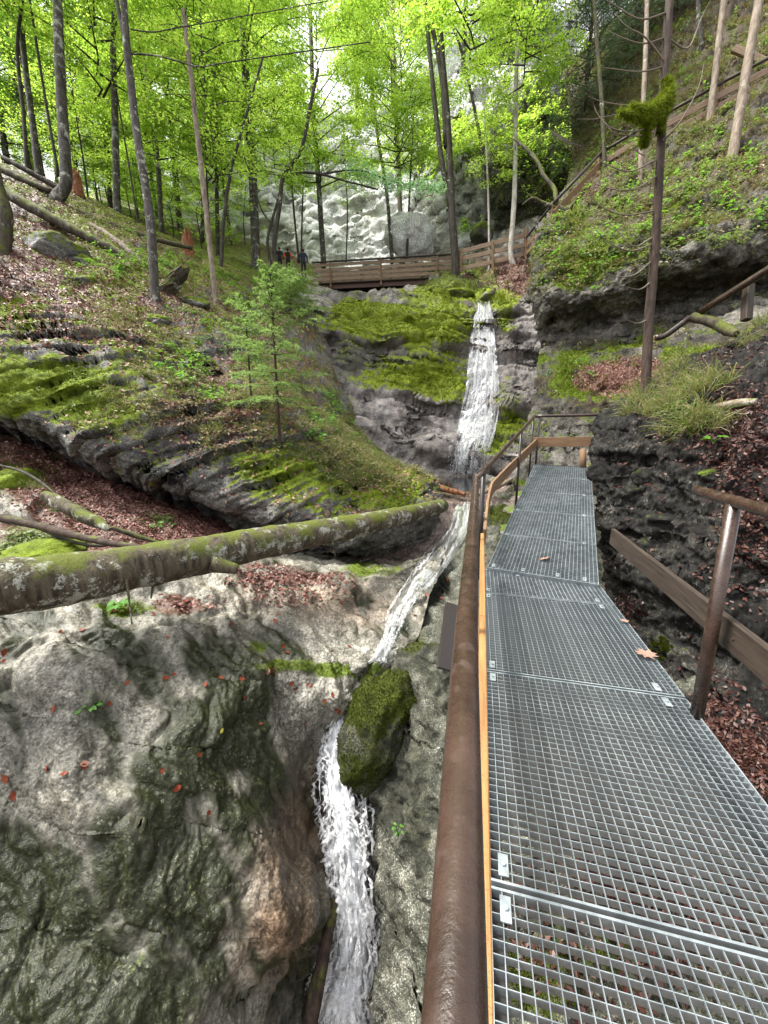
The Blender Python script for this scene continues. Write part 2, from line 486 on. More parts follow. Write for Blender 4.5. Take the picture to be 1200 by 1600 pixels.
# --- foreground slab and the leaf gully behind the fallen log, down to the stream
patch('rock_slab', [
    [(-260,585,9.2),(-100,632,9.3),(0,672,9.4),(150,728,9.6),(300,784,9.8),(420,832,9.8),(520,862,9.3),(620,876,8.7),(700,856,8.1)],
    [(-260,600,7.2),(-100,650,7.4),(0,690,7.6),(150,745,7.9),(300,800,8.2),(420,845,8.3),(520,868,8.0),(620,880,7.6),(700,860,7.2)],
    [(-260,740,5.4),(-100,770,5.5),(0,800,5.6),(150,830,5.8),(300,855,6.1),(420,875,6.4),(520,893,6.4),(610,905,6.2),(690,885,6.2)],
    [(-260,850,4.2),(-100,865,4.2),(0,880,4.3),(150,888,4.5),(300,893,4.9),(410,905,5.3),(510,930,5.4),(590,955,5.45),(670,935,5.6)],
    [(-260,950,3.5),(-100,965,3.5),(0,978,3.5),(150,972,3.7),(300,965,4.2),(410,962,4.7),(510,985,4.85),(580,1012,4.85),(650,1000,5.0)],
    [(-260,1060,3.05),(-100,1055,3.05),(0,1052,3.1),(140,1035,3.3),(290,1032,3.65),(390,1040,3.95),(480,1062,4.25),(545,1092,4.45),(590,1075,4.8)],
    [(-260,1210,2.75),(-100,1195,2.75),(0,1180,2.8),(130,1168,2.95),(260,1165,3.15),(365,1150,3.5),(445,1140,4.0),(522,1165,4.6),(560,1150,5.0)],
    [(-260,1420,2.45),(-100,1400,2.45),(0,1380,2.5),(130,1360,2.62),(260,1340,2.8),(375,1315,3.1),(455,1300,3.6),(515,1300,4.6),(570,1300,5.0)],
    [(-260,1660,2.15),(-100,1630,2.15),(0,1600,2.2),(130,1560,2.32),(250,1520,2.48),(370,1470,2.72),(480,1425,3.1),(520,1430,4.4),(585,1440,4.8)],
    [(-260,1960,1.95),(-100,1920,1.95),(0,1860,1.98),(130,1800,2.08),(250,1740,2.2),(360,1640,2.6),(450,1540,3.3),(520,1600,4.4),(580,1610,4.7)],
    [(-260,2300,1.9),(-100,2250,1.9),(0,2200,1.9),(130,2100,2.0),(250,2000,2.1),(350,1850,2.6),(440,1780,3.4),(510,1800,4.3),(580,1800,4.6)],
], 420, 460, SLAB,
    disp=[('f', .8, .10, 2), ('n', 1.1, .05, 2), ('f', 3.2, .022, 4), ('r', 8, .014, 4), ('f', 26, .006, 3)],
    strata=[((.25, .5, .8), .45, .035, 1)],
    flow=(.83, -.58, -1.08),
    base={'wet': .55, 'algae': .22},
    up={'moss': (.05, .5, .95)},
    blobs={'algae': [(260,1050,70,40,.55),(330,1130,60,60,.75),(280,1190,90,55,.8),(190,1120,50,40,.35),(240,1330,110,130,.85),(330,1400,80,120,.75),(60,1440,110,120,.8),(140,1560,150,90,.75),(20,1330,60,60,.4),(410,1090,55,40,.7),(400,1220,60,60,.7),(20,1100,50,40,.4),(30,1010,60,20,.5),(180,1000,60,20,.4),(330,1020,60,30,.5),(440,1030,60,30,.5),(540,960,40,20,-.2),(440,940,80,30,-.4),(440,1370,60,70,-.5),(470,1120,40,50,-.6),(70,1270,60,60,-.3),(375,1220,22,25,-.9),(100,1150,60,30,-.3),(450,1540,60,60,.4),(300,1560,90,60,.3)],
           'moss': [(440,1040,40,12,.8),(540,1045,60,18,.9),(190,950,50,14,.75),(50,870,60,25,.7),(30,740,70,30,.8),(60,850,90,20,.5),(110,790,60,20,.5),(420,1010,40,12,.6),(520,945,60,14,.3),(590,890,70,14,.5),(240,815,30,18,.6)],
           'soil': [(230,790,190,50,1.0),(60,730,110,50,.7),(0,680,120,40,.9),(130,735,120,40,.9),(260,780,120,40,.9),(400,840,90,25,.7),(330,840,120,30,.9),(300,950,80,16,.6),(470,905,120,18,.55),(100,840,130,30,.7),(270,940,40,20,.7)],
           'litter': [(480,925,130,30,.5),(400,900,90,20,.5),(230,790,190,50,1.0),(60,730,110,50,.7),(330,840,110,26,.8),(280,945,70,16,.7),(470,900,100,18,.25),(430,1050,40,16,.35),(100,850,130,25,.5)],
           'warm': [(450,1370,70,120,1.0),(470,1250,60,80,.7),(430,1480,80,60,.8),(560,950,90,40,.7),(430,930,90,40,.5)],
           'wet': [(470,1150,80,100,.4),(300,1200,200,200,.2),(530,980,90,40,.3)],
           'grass': [(60,745,70,30,.5)], 'herb': [(50,850,60,20,1.0),(250,820,30,18,.7),(60,720,40,20,.4)]})

# --- left: dark layered rock band with the leafy, mossy slope above it
patch('left_slope', [
    [(-260,610,8.4),(-100,650,8.4),(0,685,8.5),(130,735,8.6),(250,775,8.7),(350,812,8.7),(450,850,8.6),(540,872,8.3),(620,868,8.4),(690,830,8.8)],
    [(-260,585,7.4),(-100,620,7.4),(0,655,7.5),(130,712,7.6),(250,760,7.7),(350,797,7.8),(450,832,7.7),(540,855,7.6),(620,845,7.9),(690,800,8.5)],
    [(-260,565,6.4),(-100,605,6.4),(0,638,6.5),(130,698,6.55),(250,748,6.7),(350,785,6.9),(450,815,7.0),(540,835,7.2),(620,820,7.6),(690,785,8.4)],
    [(-260,500,6.5),(-100,535,6.5),(0,570,6.55),(130,630,6.65),(250,685,6.8),(350,725,7.0),(450,757,7.2),(540,785,7.4),(620,788,7.8),(690,770,8.6)],
    [(-260,420,6.9),(-100,450,6.9),(0,490,7.0),(130,550,7.1),(250,605,7.3),(350,655,7.5),(450,690,7.75),(540,722,8.0),(615,748,8.3),(685,758,8.9)],
    [(-260,350,8.4),(-100,385,8.4),(0,425,8.5),(130,480,8.6),(250,540,8.8),(350,588,9.0),(450,632,9.3),(530,675,9.7),(600,722,10),(665,748,10.4)],
    [(-260,270,10.4),(-100,310,10.4),(0,350,10.5),(130,405,10.7),(250,460,11),(350,505,11.4),(440,548,11.8),(500,600,12.2),(550,668,12.3),(620,735,12.2)],
    [(-260,180,14),(-100,225,14),(0,268,14.2),(100,306,14.5),(200,352,15.4),(300,396,16.6),(400,438,17.6),(470,470,18),(505,520,16.5),(540,640,14.8)],
    [(-260,168,17),(-100,212,17.5),(0,256,18),(100,295,19),(200,344,20),(300,390,21.5),(395,422,23),(460,437,24.4),(500,447,24.5),(530,520,18)],
    [(-260,175,26),(-100,222,27),(0,268,28),(100,305,29),(200,345,30),(300,378,31),(390,400,31),(455,422,30),(500,438,29),(540,470,24)],
    [(-260,200,45),(-100,240,46),(0,275,48),(100,300,48),(200,325,48),(300,345,46),(390,372,43),(455,400,40),(510,420,38),(560,430,36)],
], 430, 400, BAND,
    disp=[('f', .5, .16, 2), ('r', 1.3, .09, 3), ('f', 2.6, .06, 4), ('r', 6, .045, 4), ('f', 18, .014, 3)],
    strata=[((-.40, .20, .89), .34, .24, 1), ((-.42, .18, .89), .12, .06, 1)], sfade=(.40, .62),
    base={'wet': .25, 'moss': .06, 'soil': .08, 'litter': .12, 'herb': .12, 'grass': .05},
    up={'moss': (.38, .15, .75), 'soil': (.55, .35, .8), 'litter': (.55, .4, .85)},
    blobs={'moss': [(60,600,120,45,.75),(150,640,70,35,.6),(10,625,60,30,.6),(180,430,45,35,.55),(170,500,50,30,.4),(60,520,50,20,.3),(30,490,40,25,.35),(250,560,90,50,.25),(590,760,80,40,.7),(440,720,90,25,.45),(430,750,60,30,.4),(610,720,60,30,.5),(190,330,110,40,.4),(330,420,80,40,.3),(210,415,60,25,.5),(480,440,50,20,.5),(20,480,50,18,.4)],
           'soil': [(80,440,160,70,.35),(330,620,130,50,.3),(150,350,100,40,.25),(60,560,60,20,-.4)],
           'litter': [(90,440,170,65,.75),(140,520,140,40,.45),(370,640,110,35,.6),(60,340,90,40,.5),(420,560,70,30,.4),(200,480,100,50,.4),(600,745,60,25,.5),(330,460,80,30,.25),(60,600,120,40,-.7)],
           'grass': [(300,640,160,50,.9),(480,690,150,45,1.2),(600,735,90,35,1.2),(250,520,120,60,.5),(430,600,90,40,.6),(560,690,40,60,.7)],
           'herb': [(330,560,140,70,.8),(160,610,120,40,.5),(480,720,140,50,.6),(520,640,60,60,.6),(300,450,120,50,.5),(220,400,140,50,.5),(140,430,60,40,.3),(440,450,80,30,.8)]})

# --- rock wall of the waterfall, its ledges and the bed behind the brink
patch('waterfall_ledge', [
    [(380,760,10.8),(470,765,11.4),(560,760,12.0),(620,770,12.2),(680,775,12.2),(740,772,12.0),(800,760,11.6),(860,745,11),(930,735,10.4)],
    [(400,690,12),(490,705,12.6),(560,720,13),(620,732,13.1),(680,737,13.2),(740,737,13.2),(800,735,12.8),(860,722,12),(930,700,11.2)],
    [(400,640,13),(495,648,13.6),(560,658,13.8),(620,668,14),(680,672,14.1),(740,672,14.1),(800,665,13.7),(860,645,13),(930,625,12.2)],
    [(410,590,14.2),(500,590,14.8),(560,598,15),(620,600,14.9),(680,602,14.9),(740,604,15),(800,602,14.6),(860,580,14),(930,560,13)],
    [(430,530,15.8),(505,545,15.9),(560,548,15.6),(620,545,15.4),(680,550,15.3),(740,548,15.6),(800,540,15.3),(860,522,14.7),(930,500,13.6)],
    [(450,490,17),(508,505,16.6),(560,510,16.0),(620,508,15.8),(680,508,15.8),(740,508,16.2),(800,500,16),(855,485,15.4),(930,470,14.2)],
    [(462,472,18.3),(512,488,17.4),(560,486,17),(620,480,17),(680,477,17),(742,484,17.1),(795,468,17),(850,450,16.2),(930,435,15)],
    [(475,462,20.5),(520,474,19.6),(560,475,19.5),(620,470,19.5),(680,458,19.5),(740,462,19.5),(790,436,19.5),(840,418,19),(915,400,17.5)],
    [(490,455,24),(530,468,23.5),(570,472,23.5),(620,466,23.5),(680,444,23),(740,428,22.6),(795,411,22),(840,392,21.5),(910,370,20)],
    [(495,440,28),(530,452,28),(570,456,28),(620,448,28),(680,425,27),(740,408,26),(800,390,25),(850,365,24),(910,340,23)],
    [(500,425,36),(535,430,36),(570,432,36),(620,425,36),(680,405,34),(740,385,32),(800,365,30),(850,340,28),(910,310,27)],
], 330, 300, FALLR,
    disp=[('f', .45, .30, 2), ('r', .8, .18, 3), ('f', 2.2, .07, 4), ('r', 5, .05, 4), ('f', 14, .016, 3)],
    strata=[((.12, -.1, 1), .95, .85, 1), ((.2, 0, 1), .3, .22, 1)],
    base={'wet': .6, 'moss': -.12},
    up={'moss': (.42, .1, .8)},
    blobs={'moss': [(630,500,130,34,.7),(690,520,60,40,.5),(560,500,60,30,.3),(600,530,80,22,.2),(670,590,85,40,.65),(600,590,70,30,.3),(690,610,40,40,.6),(530,640,30,40,.3),(790,500,16,40,.6),(800,655,26,40,.75),(770,700,20,30,.5),(700,455,60,16,.9),(780,465,40,14,.9),(640,650,90,40,-.5),(560,680,60,30,-.4),(840,530,50,60,-.4),(560,480,40,14,.5),(720,430,60,18,.4)],
           'soil': [(800,430,60,30,1.1),(740,420,80,20,.5),(520,455,40,16,.3),(840,440,40,20,.5)],
           'litter': [(815,440,42,26,1.3),(790,425,40,14,.6),(680,640,60,40,.06),(780,410,60,12,.4)],
           'grass': [(720,440,60,20,1.0),(510,640,30,60,.5)],
           'herb': [(720,440,60,22,1.5),(500,640,40,60,.5),(700,420,60,20,.8)],
           'algae': [(650,560,120,30,.4),(600,520,90,30,.3),(540,560,40,50,.4)]})

# --- right hand slope: undercut rock below, hanging plants and moss above
patch('right_slope', [
    [(800,790,10.2),(860,760,9.8),(930,740,9.2),(1000,730,8.6),(1080,710,8),(1180,690,7.4),(1300,660,7),(1460,620,6.8)],
    [(815,700,11),(872,672,10.5),(940,668,9.8),(1000,660,9.1),(1080,640,8.4),(1180,620,7.8),(1300,590,7.3),(1460,550,7)],
    [(830,640,11.8),(880,615,11.3),(940,600,10.7),(1000,588,10.1),(1080,560,9.3),(1180,530,8.6),(1300,500,8.1),(1460,460,7.8)],
    [(838,580,12.8),(880,560,12.2),(940,545,11.8),(1000,525,11.4),(1080,505,10.8),(1180,485,10.1),(1300,460,9.6),(1460,420,9.2)],
    [(842,530,13.6),(880,525,12.8),(940,505,12.3),(1000,487,11.9),(1080,470,11.5),(1180,452,11),(1300,430,10.6),(1460,390,10.2)],
    [(832,480,13.6),(868,490,12.1),(940,478,11.5),(1000,455,11.1),(1080,430,10.6),(1180,408,10.2),(1300,385,9.8),(1460,345,9.4)],
    [(828,430,13.8),(862,450,12),(940,440,11.2),(1000,420,10.7),(1080,395,10.2),(1180,372,9.8),(1300,345,9.4),(1460,300,9)],
    [(836,378,14.6),(880,395,12.8),(940,385,12),(1000,362,11.5),(1080,335,11),(1180,305,10.5),(1300,270,10),(1460,220,9.8)],
    [(862,325,16.6),(900,325,15),(950,305,14),(1005,282,13.5),(1080,252,13),(1180,215,12.5),(1300,170,12.2),(1460,110,12)],
    [(890,280,18.6),(925,255,17.6),(965,225,16.8),(1015,195,16.2),(1090,155,15.6),(1190,105,15),(1310,45,14.6),(1470,-30,14.4)],
    [(895,215,22),(930,185,21),(970,150,20),(1020,110,19.2),(1100,60,18.6),(1200,0,18),(1320,-70,17.6),(1480,-150,17.6)],
    [(880,110,26),(920,70,25),(970,20,24),(1030,-40,23),(1110,-110,22.5),(1210,-190,22),(1330,-270,22),(1490,-360,22)],
], 330, 320, RIGHTR,
    disp=[('f', .45, .22, 2), ('r', 1.0, .22, 3), ('f', 2.4, .10, 4), ('r', 6, .06, 4), ('f', 18, .015, 3)],
    strata=[((.1, .05, 1), .6, .20, 1)],
    base={'moss': .02, 'soil': .0, 'wet': .1},
    up={'moss': (.34, .0, .7), 'soil': (.35, .0, .7), 'herb': (.5, .1, .6), 'grass': (.35, .0, .6)},
    blobs={'moss': [(900,420,60,40,.5),(960,400,60,30,.4),(1060,320,40,20,.4),(900,600,40,25,.8),(960,590,30,30,.7),(880,560,40,20,.7),(1060,560,40,20,.5),(980,530,50,25,.4),(1100,430,120,25,-.9),(940,500,60,25,-.6),(1040,470,160,25,-.7),(860,520,30,40,-.6),(900,340,30,30,.5),(1120,560,40,20,.6)],
           'soil': [(1060,60,260,110,.8),(1060,300,220,90,.35),(940,160,90,120,.7),(980,600,120,40,.9),(1150,230,60,40,.3),(1000,320,60,40,.3),(1080,560,60,30,.5)],
           'litter': [(970,590,70,26,1.1),(1050,590,60,26,.9),(900,640,30,20,.3),(930,300,40,20,.3),(1160,250,40,30,.4)],
           'grass': [(1060,60,240,100,.9),(940,150,70,110,1.0),(1080,330,180,60,.6),(960,400,120,50,.7),(1130,220,120,60,.8),(900,420,60,50,.5),(1050,130,130,50,.5),(1060,600,60,30,.5),(920,180,60,80,.6)],
           'herb': [(1060,40,240,90,.7),(940,150,70,110,.7),(900,400,80,60,1.6),(1000,380,120,60,1.3),(1100,300,150,70,1.1),(1150,380,100,40,.9),(1150,200,100,60,.7),(960,260,80,60,.8),(900,600,50,30,.5)],
           'algae': [(1010,440,40,30,.6),(1120,440,80,30,.3),(890,480,40,30,.5)]})

# --- dark near rock beside the walkway, right
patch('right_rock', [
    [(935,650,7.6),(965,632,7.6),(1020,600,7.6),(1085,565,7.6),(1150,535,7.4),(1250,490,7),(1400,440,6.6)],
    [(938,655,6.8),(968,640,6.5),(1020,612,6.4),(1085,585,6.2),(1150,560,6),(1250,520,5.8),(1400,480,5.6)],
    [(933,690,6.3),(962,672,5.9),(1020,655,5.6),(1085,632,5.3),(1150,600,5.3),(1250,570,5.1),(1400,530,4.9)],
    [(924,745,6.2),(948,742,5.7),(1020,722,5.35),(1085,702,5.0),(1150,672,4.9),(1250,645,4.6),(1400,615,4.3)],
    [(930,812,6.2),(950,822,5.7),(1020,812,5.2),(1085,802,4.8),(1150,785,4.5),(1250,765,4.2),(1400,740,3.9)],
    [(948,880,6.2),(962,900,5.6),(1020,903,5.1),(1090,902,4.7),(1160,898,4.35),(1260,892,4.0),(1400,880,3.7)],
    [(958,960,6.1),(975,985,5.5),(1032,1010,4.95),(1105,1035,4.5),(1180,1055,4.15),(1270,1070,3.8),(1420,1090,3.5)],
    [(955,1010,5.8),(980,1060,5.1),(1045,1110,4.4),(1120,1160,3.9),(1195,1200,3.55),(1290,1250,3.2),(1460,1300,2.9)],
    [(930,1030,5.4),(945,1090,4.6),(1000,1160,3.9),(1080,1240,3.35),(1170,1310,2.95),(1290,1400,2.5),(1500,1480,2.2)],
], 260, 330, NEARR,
    disp=[('f', .9, .16, 2), ('r', 2.2, .16, 4), ('f', 6, .05, 4), ('r', 15, .028, 3), ('f', 45, .006, 2)],
    strata=[((.1, 0, 1), .35, .12, 1)],
    base={'moss': -.25, 'soil': -.2},
    up={'moss': (.22, .2, .9), 'soil': (.55, .3, .8), 'litter': (.35, .4, .9)},
    blobs={'moss': [(1090,820,60,30,.35),(1000,860,40,40,.35),(1060,1000,60,60,.35)],
           'soil': [(1150,680,80,90,.8),(1160,800,60,50,.5),(1150,1200,80,60,.7),(1080,590,80,30,.6)],
           'litter': [(1150,690,70,80,.9),(1170,830,50,60,.5),(1150,1190,80,60,1.2),(980,950,40,30,.8),(1100,1130,70,50,.5)],
           'grass': [(1060,640,60,40,2.2),(1020,640,50,30,1.2),(1090,600,60,30,1.2),(1180,520,60,30,1.5)],
           'herb': [(1080,650,50,30,.5),(1180,500,50,20,.6)]})

# --- bank under the walkway and beside the stream
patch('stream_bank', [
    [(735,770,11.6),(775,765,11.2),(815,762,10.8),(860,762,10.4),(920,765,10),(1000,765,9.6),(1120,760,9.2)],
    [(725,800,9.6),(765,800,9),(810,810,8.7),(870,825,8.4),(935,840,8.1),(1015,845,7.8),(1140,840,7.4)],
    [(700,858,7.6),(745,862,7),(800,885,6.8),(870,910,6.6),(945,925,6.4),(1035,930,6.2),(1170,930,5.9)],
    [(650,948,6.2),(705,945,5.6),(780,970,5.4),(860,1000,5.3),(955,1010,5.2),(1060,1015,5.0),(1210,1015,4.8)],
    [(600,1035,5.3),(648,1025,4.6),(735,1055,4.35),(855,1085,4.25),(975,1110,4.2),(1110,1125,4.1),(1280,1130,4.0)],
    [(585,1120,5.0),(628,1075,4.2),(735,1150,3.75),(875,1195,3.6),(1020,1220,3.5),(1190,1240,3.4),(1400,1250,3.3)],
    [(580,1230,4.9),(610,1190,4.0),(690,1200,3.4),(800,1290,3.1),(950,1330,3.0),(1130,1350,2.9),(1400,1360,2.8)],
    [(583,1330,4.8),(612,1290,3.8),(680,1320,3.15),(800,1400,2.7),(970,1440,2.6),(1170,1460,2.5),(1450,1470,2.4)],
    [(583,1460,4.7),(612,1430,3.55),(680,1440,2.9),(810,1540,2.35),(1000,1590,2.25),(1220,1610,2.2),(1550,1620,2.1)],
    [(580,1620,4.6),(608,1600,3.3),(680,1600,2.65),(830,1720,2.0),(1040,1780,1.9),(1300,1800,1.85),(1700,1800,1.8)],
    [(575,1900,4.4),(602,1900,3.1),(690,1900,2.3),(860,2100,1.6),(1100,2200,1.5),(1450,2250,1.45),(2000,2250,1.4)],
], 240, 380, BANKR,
    disp=[('f', .8, .12, 2), ('r', 1.7, .17, 3), ('f', 4.5, .05, 4), ('r', 11, .03, 4), ('f', 34, .006, 3)],
    strata=[((.3, .2, .9), .5, .10, 1)],
    base={'moss': -.05, 'wet': .2, 'soil': -.2},
    up={'moss': (.22, .3, .9), 'soil': (.35, .5, .95)},
    blobs={'soil': [(1000,1350,300,200,.4),(800,1150,90,60,.3),(690,900,40,30,-.3)],
           'litter': [(1050,1450,250,150,.35),(1150,1220,120,80,.6),(650,960,40,40,.12)],
           'moss': [(880,1500,140,100,.5),(790,800,40,20,.6),(640,1340,30,80,.25),(640,1000,40,20,.5),(800,850,30,20,.4)],
           'herb': [(800,820,30,20,.6)]})

# --- bed of the stream between the pool and the small gravel basin
patch('stream_bed', [
    [(540,738,14.2),(620,738,14.2),(700,738,14.1),(760,738,13.9),(840,738,13.4)],
    [(560,760,12.2),(640,761,11.9),(700,761,11.8),(760,760,11.7),(830,758,11.4)],
    [(570,780,10.2),(640,780,9.9),(695,779,9.7),(750,779,9.6),(810,777,9.5)],
    [(560,815,9.3),(630,812,9.1),(690,807,9.0),(740,805,8.95),(795,802,8.9)],
    [(550,858,8.4),(620,855,8.3),(682,846,8.3),(735,838,8.3),(790,833,8.3)],
    [(530,910,7.2),(595,906,7.1),(650,898,7.2),(700,888,7.4),(750,876,7.5)],
    [(490,965,5.95),(545,968,5.85),(595,968,5.85),(645,958,6.0),(705,945,6.2)],
    [(480,1015,5.2),(530,1020,5.15),(578,1025,5.15),(625,1018,5.3),(685,1005,5.6)],
    [(470,1080,5.0),(520,1095,4.9),(555,1100,4.9),(595,1085,5.1),(645,1065,5.4)],
], 160, 220, FALLR,
    disp=[('f', 1.2, .10, 3), ('r', 3, .09, 4), ('f', 8, .03, 3), ('r', 20, .012, 2)],
    base={'wet': .8, 'moss': -.3, 'warm': .6},
    blobs={'moss': [(560,900,60,14,.5),(640,1000,40,16,.5)], 'litter': [(560,950,90,30,.3)], 'warm': [(560,960,90,40,.5),(690,765,80,20,.6)]})

# --- pale cliff and wooded ground behind the bridge
patch('background_cliff', [
    [(250,450,44),(360,440,42),(450,432,40),(540,430,38),(620,430,36),(690,425,33),(760,415,31),(850,400,30),(960,380,29)],
    [(260,400,44),(365,395,42),(450,388,40),(540,385,38),(620,385,36),(690,385,32),(760,380,30),(850,365,29),(960,340,28)],
    [(270,340,45),(370,335,43),(450,325,41),(540,320,39),(620,325,36.5),(690,325,32),(760,320,29.5),(850,300,28),(960,270,27)],
    [(275,290,46),(375,285,44),(450,272,42),(540,262,40),(620,270,37.5),(690,262,32.5),(760,255,29.5),(850,240,28),(960,200,27)],
    [(280,260,47),(375,258,46),(450,236,44),(540,220,42),(620,225,39),(690,205,33.5),(760,195,30.5),(850,180,28.5),(960,130,27.5)],
    [(285,245,52),(380,240,52),(450,215,51),(540,190,50),(620,180,46),(690,150,38),(760,135,34),(850,110,31),(960,60,30)],
    [(290,235,64),(380,228,64),(450,200,63),(540,165,62),(620,140,58),(690,95,48),(770,70,42),(870,20,38),(980,-30,36)],
], 220, 220, CLIFF,
    disp=[('f', .15, .9, 3), ('r', .22, .9, 3), ('f', .6, .35, 4), ('r', 1.6, .2, 4)],
    strata=[((.05, .1, 1), 3.2, 1.0, 1), ((.1, .1, 1), .9, .35, 1)],
    base={'moss': -.15, 'soil': -.25},
    up={'moss': (.4, .3, .9), 'soil': (.5, .5, .95)},
    blobs={'moss': [(560,335,45,10,.5),(720,290,60,40,.4),(700,200,60,50,.6),(740,360,25,18,.6)],
           'algae': [(880,230,110,160,.9),(770,330,60,60,.6),(700,320,25,60,.3),(850,300,50,80,.8),(640,360,30,30,.25)],
           'soil': [(720,220,60,50,.4)],
           'grass': [(720,240,70,50,1.0),(720,300,60,30,.7),(860,220,80,120,1.4)],
           'herb': [(720,230,80,60,1.0),(740,365,25,15,1.0),(860,220,80,120,1.2)]})

# --- ground sheet reaching far behind everything
def hill(x, y):
    return max(0, min(1, (y - 44) / 60)) * 34 * max(0, min(1, (14 - x) / 36)) + max(0, min(1, (y - 40) / 40)) * 10
_g = []
for gy in np.linspace(-60, 260, 41):
    for gx in np.linspace(-200, 200, 41):
        z = -9 + .02 * abs(gx)
        if gy > 34: z = -9 + min(1, (gy - 34) / 22) * (18 + .045 * (gy - 34))
        z += hill(gx, gy)
        _g.append((gx, gy, z + 1.2 * math.sin(gx * .11) * math.sin(gy * .09)))
_i = np.arange(40)[:, None] * 41; _j = np.arange(40)[None, :]
_gF = np.stack([_i + _j, _i + _j + 1, _i + 42 + _j, _i + 41 + _j], -1).reshape(-1, 4)
GROUND = np.array(_g)
obj('ground', mesh_np('ground', GROUND, _gF, FLOORM, True, {k: np.full(len(_g), v) for k, v in (('moss', .25), ('soil', .3), ('algae', 0), ('wet', 0), ('warm', 0))}), kind='structure')

# --- one ray tree for setting things down
_bv, _bf, _o = [], [], 0
for _p in PATCH.values():
    _bv.append(_p['V']); _bf.append(_p['F'] + _o); _o += len(_p['V'])
BVH = BVHTree.FromPolygons([tuple(v) for v in np.concatenate(_bv).tolist()], [tuple(f) for f in np.concatenate(_bf).tolist()], epsilon=0.0)

def hit(px, py, back=0.0):
    """the terrain point seen at a photo pixel (None when only sky)"""
    r = P(px, py, 1.0) - EYE
    r = r / np.linalg.norm(r)
    h, n, _, dist = BVH.ray_cast(Vector(EYE), Vector(r))
    if h is None: return None, None
    n = np.array(n)
    if n @ r > 0: n = -n
    return np.array(h) + r * back, n

def drop(x, y, z0=60.0):
    h, n, _, _ = BVH.ray_cast(Vector((x, y, z0)), Vector((0, 0, -1)))
    return None if h is None else np.array(h)
# ================================================================ MATERIALS FOR BUILT THINGS
def wood_mat(name, a, b, rough=.75, grain=(1, 1, 1), wear=.3):
    t = NT(name)
    v = t.n('TexCoord').outputs['UV']
    g = t.noise(1.0, 7, .68, t.mapped((3, 60, 1), src=v), .6)
    g2 = t.noise(1.0, 4, .6, t.mapped((1.2, 6, 1), src=v))
    c = t.mix(t.step(g, .3, .7), a, b)
    c = t.mix(t.math('MULTIPLY', t.step(g2, .45, .75), wear), c, (.05, .04, .032))
    k = t.noise(140, 4, .75)
    c = t.mix(t.math('MULTIPLY', t.step(k, .54, .68), .55), c, tuple(x * .35 for x in a))
    return t.pbr(c, rough, t.bump(t.math('ADD', g, t.math('MULTIPLY', k, .5)), .35, .006), spec=.3)

RUST = None
def rust_mat():
    t = NT('brown_painted_steel')
    o = t.obj()
    n = t.noise(7, 6, .7, o); f = t.noise(90, 5, .75, o); sp = t.noise(24, 4, .6, o)
    c = t.mix(t.step(n, .35, .7), (.022, .012, .008), (.050, .029, .021))
    c = t.mix(t.math('MULTIPLY', t.step(sp, .56, .70), .3), c, (.085, .058, .046))
    c = t.mix(t.math('MULTIPLY', t.step(f, .60, .70), .5), c, (.012, .007, .005))
    r = t.math('ADD', t.math('MULTIPLY', f, .22), t.math('MULTIPLY_ADD', t.step(sp, .5, .7), .2, .16))
    return t.pbr(c, r, t.bump(t.math('ADD', f, t.math('MULTIPLY', sp, .6)), .3, .004), spec=.5)
RUST = rust_mat()
def galv():
    t = NT('galvanised_steel')
    o = t.obj()
    n = t.math('ADD', t.math('MULTIPLY', t.noise(14, 4, .6, o), .6), t.math('MULTIPLY', t.noise(2.3, 4, .7, o), .4))
    return t.pbr(t.mix(t.step(n, .3, .7), (.17, .20, .215), (.40, .44, .46)), t.math('MULTIPLY_ADD', n, .25, .28), metal=.5, spec=.5)
GALV = galv()
WOODY = wood_mat('orange_larch_board', (.20, .095, .03), (.38, .20, .075), .6)
WOODB = wood_mat('tan_weathered_board', (.12, .066, .034), (.26, .16, .09), .75)
WOODD = wood_mat('dark_wet_board', (.018, .013, .010), (.058, .042, .031), .55)
WOODG = wood_mat('grey_bridge_board', (.15, .095, .062), (.34, .25, .18), .8)
t_ = NT('dark_steel'); DARKST = t_.pbr((.022, .018, .016), .45)
t_ = NT('brown_steel_beam'); BEAM = t_.pbr(t_.mix(t_.noise(6), (.05, .018, .011), (.09, .038, .024)), .6)

def board(a, b, w, h, up=(0, 0, 1)):
    V, F = beam(a, b, w, h, up)
    return V, F

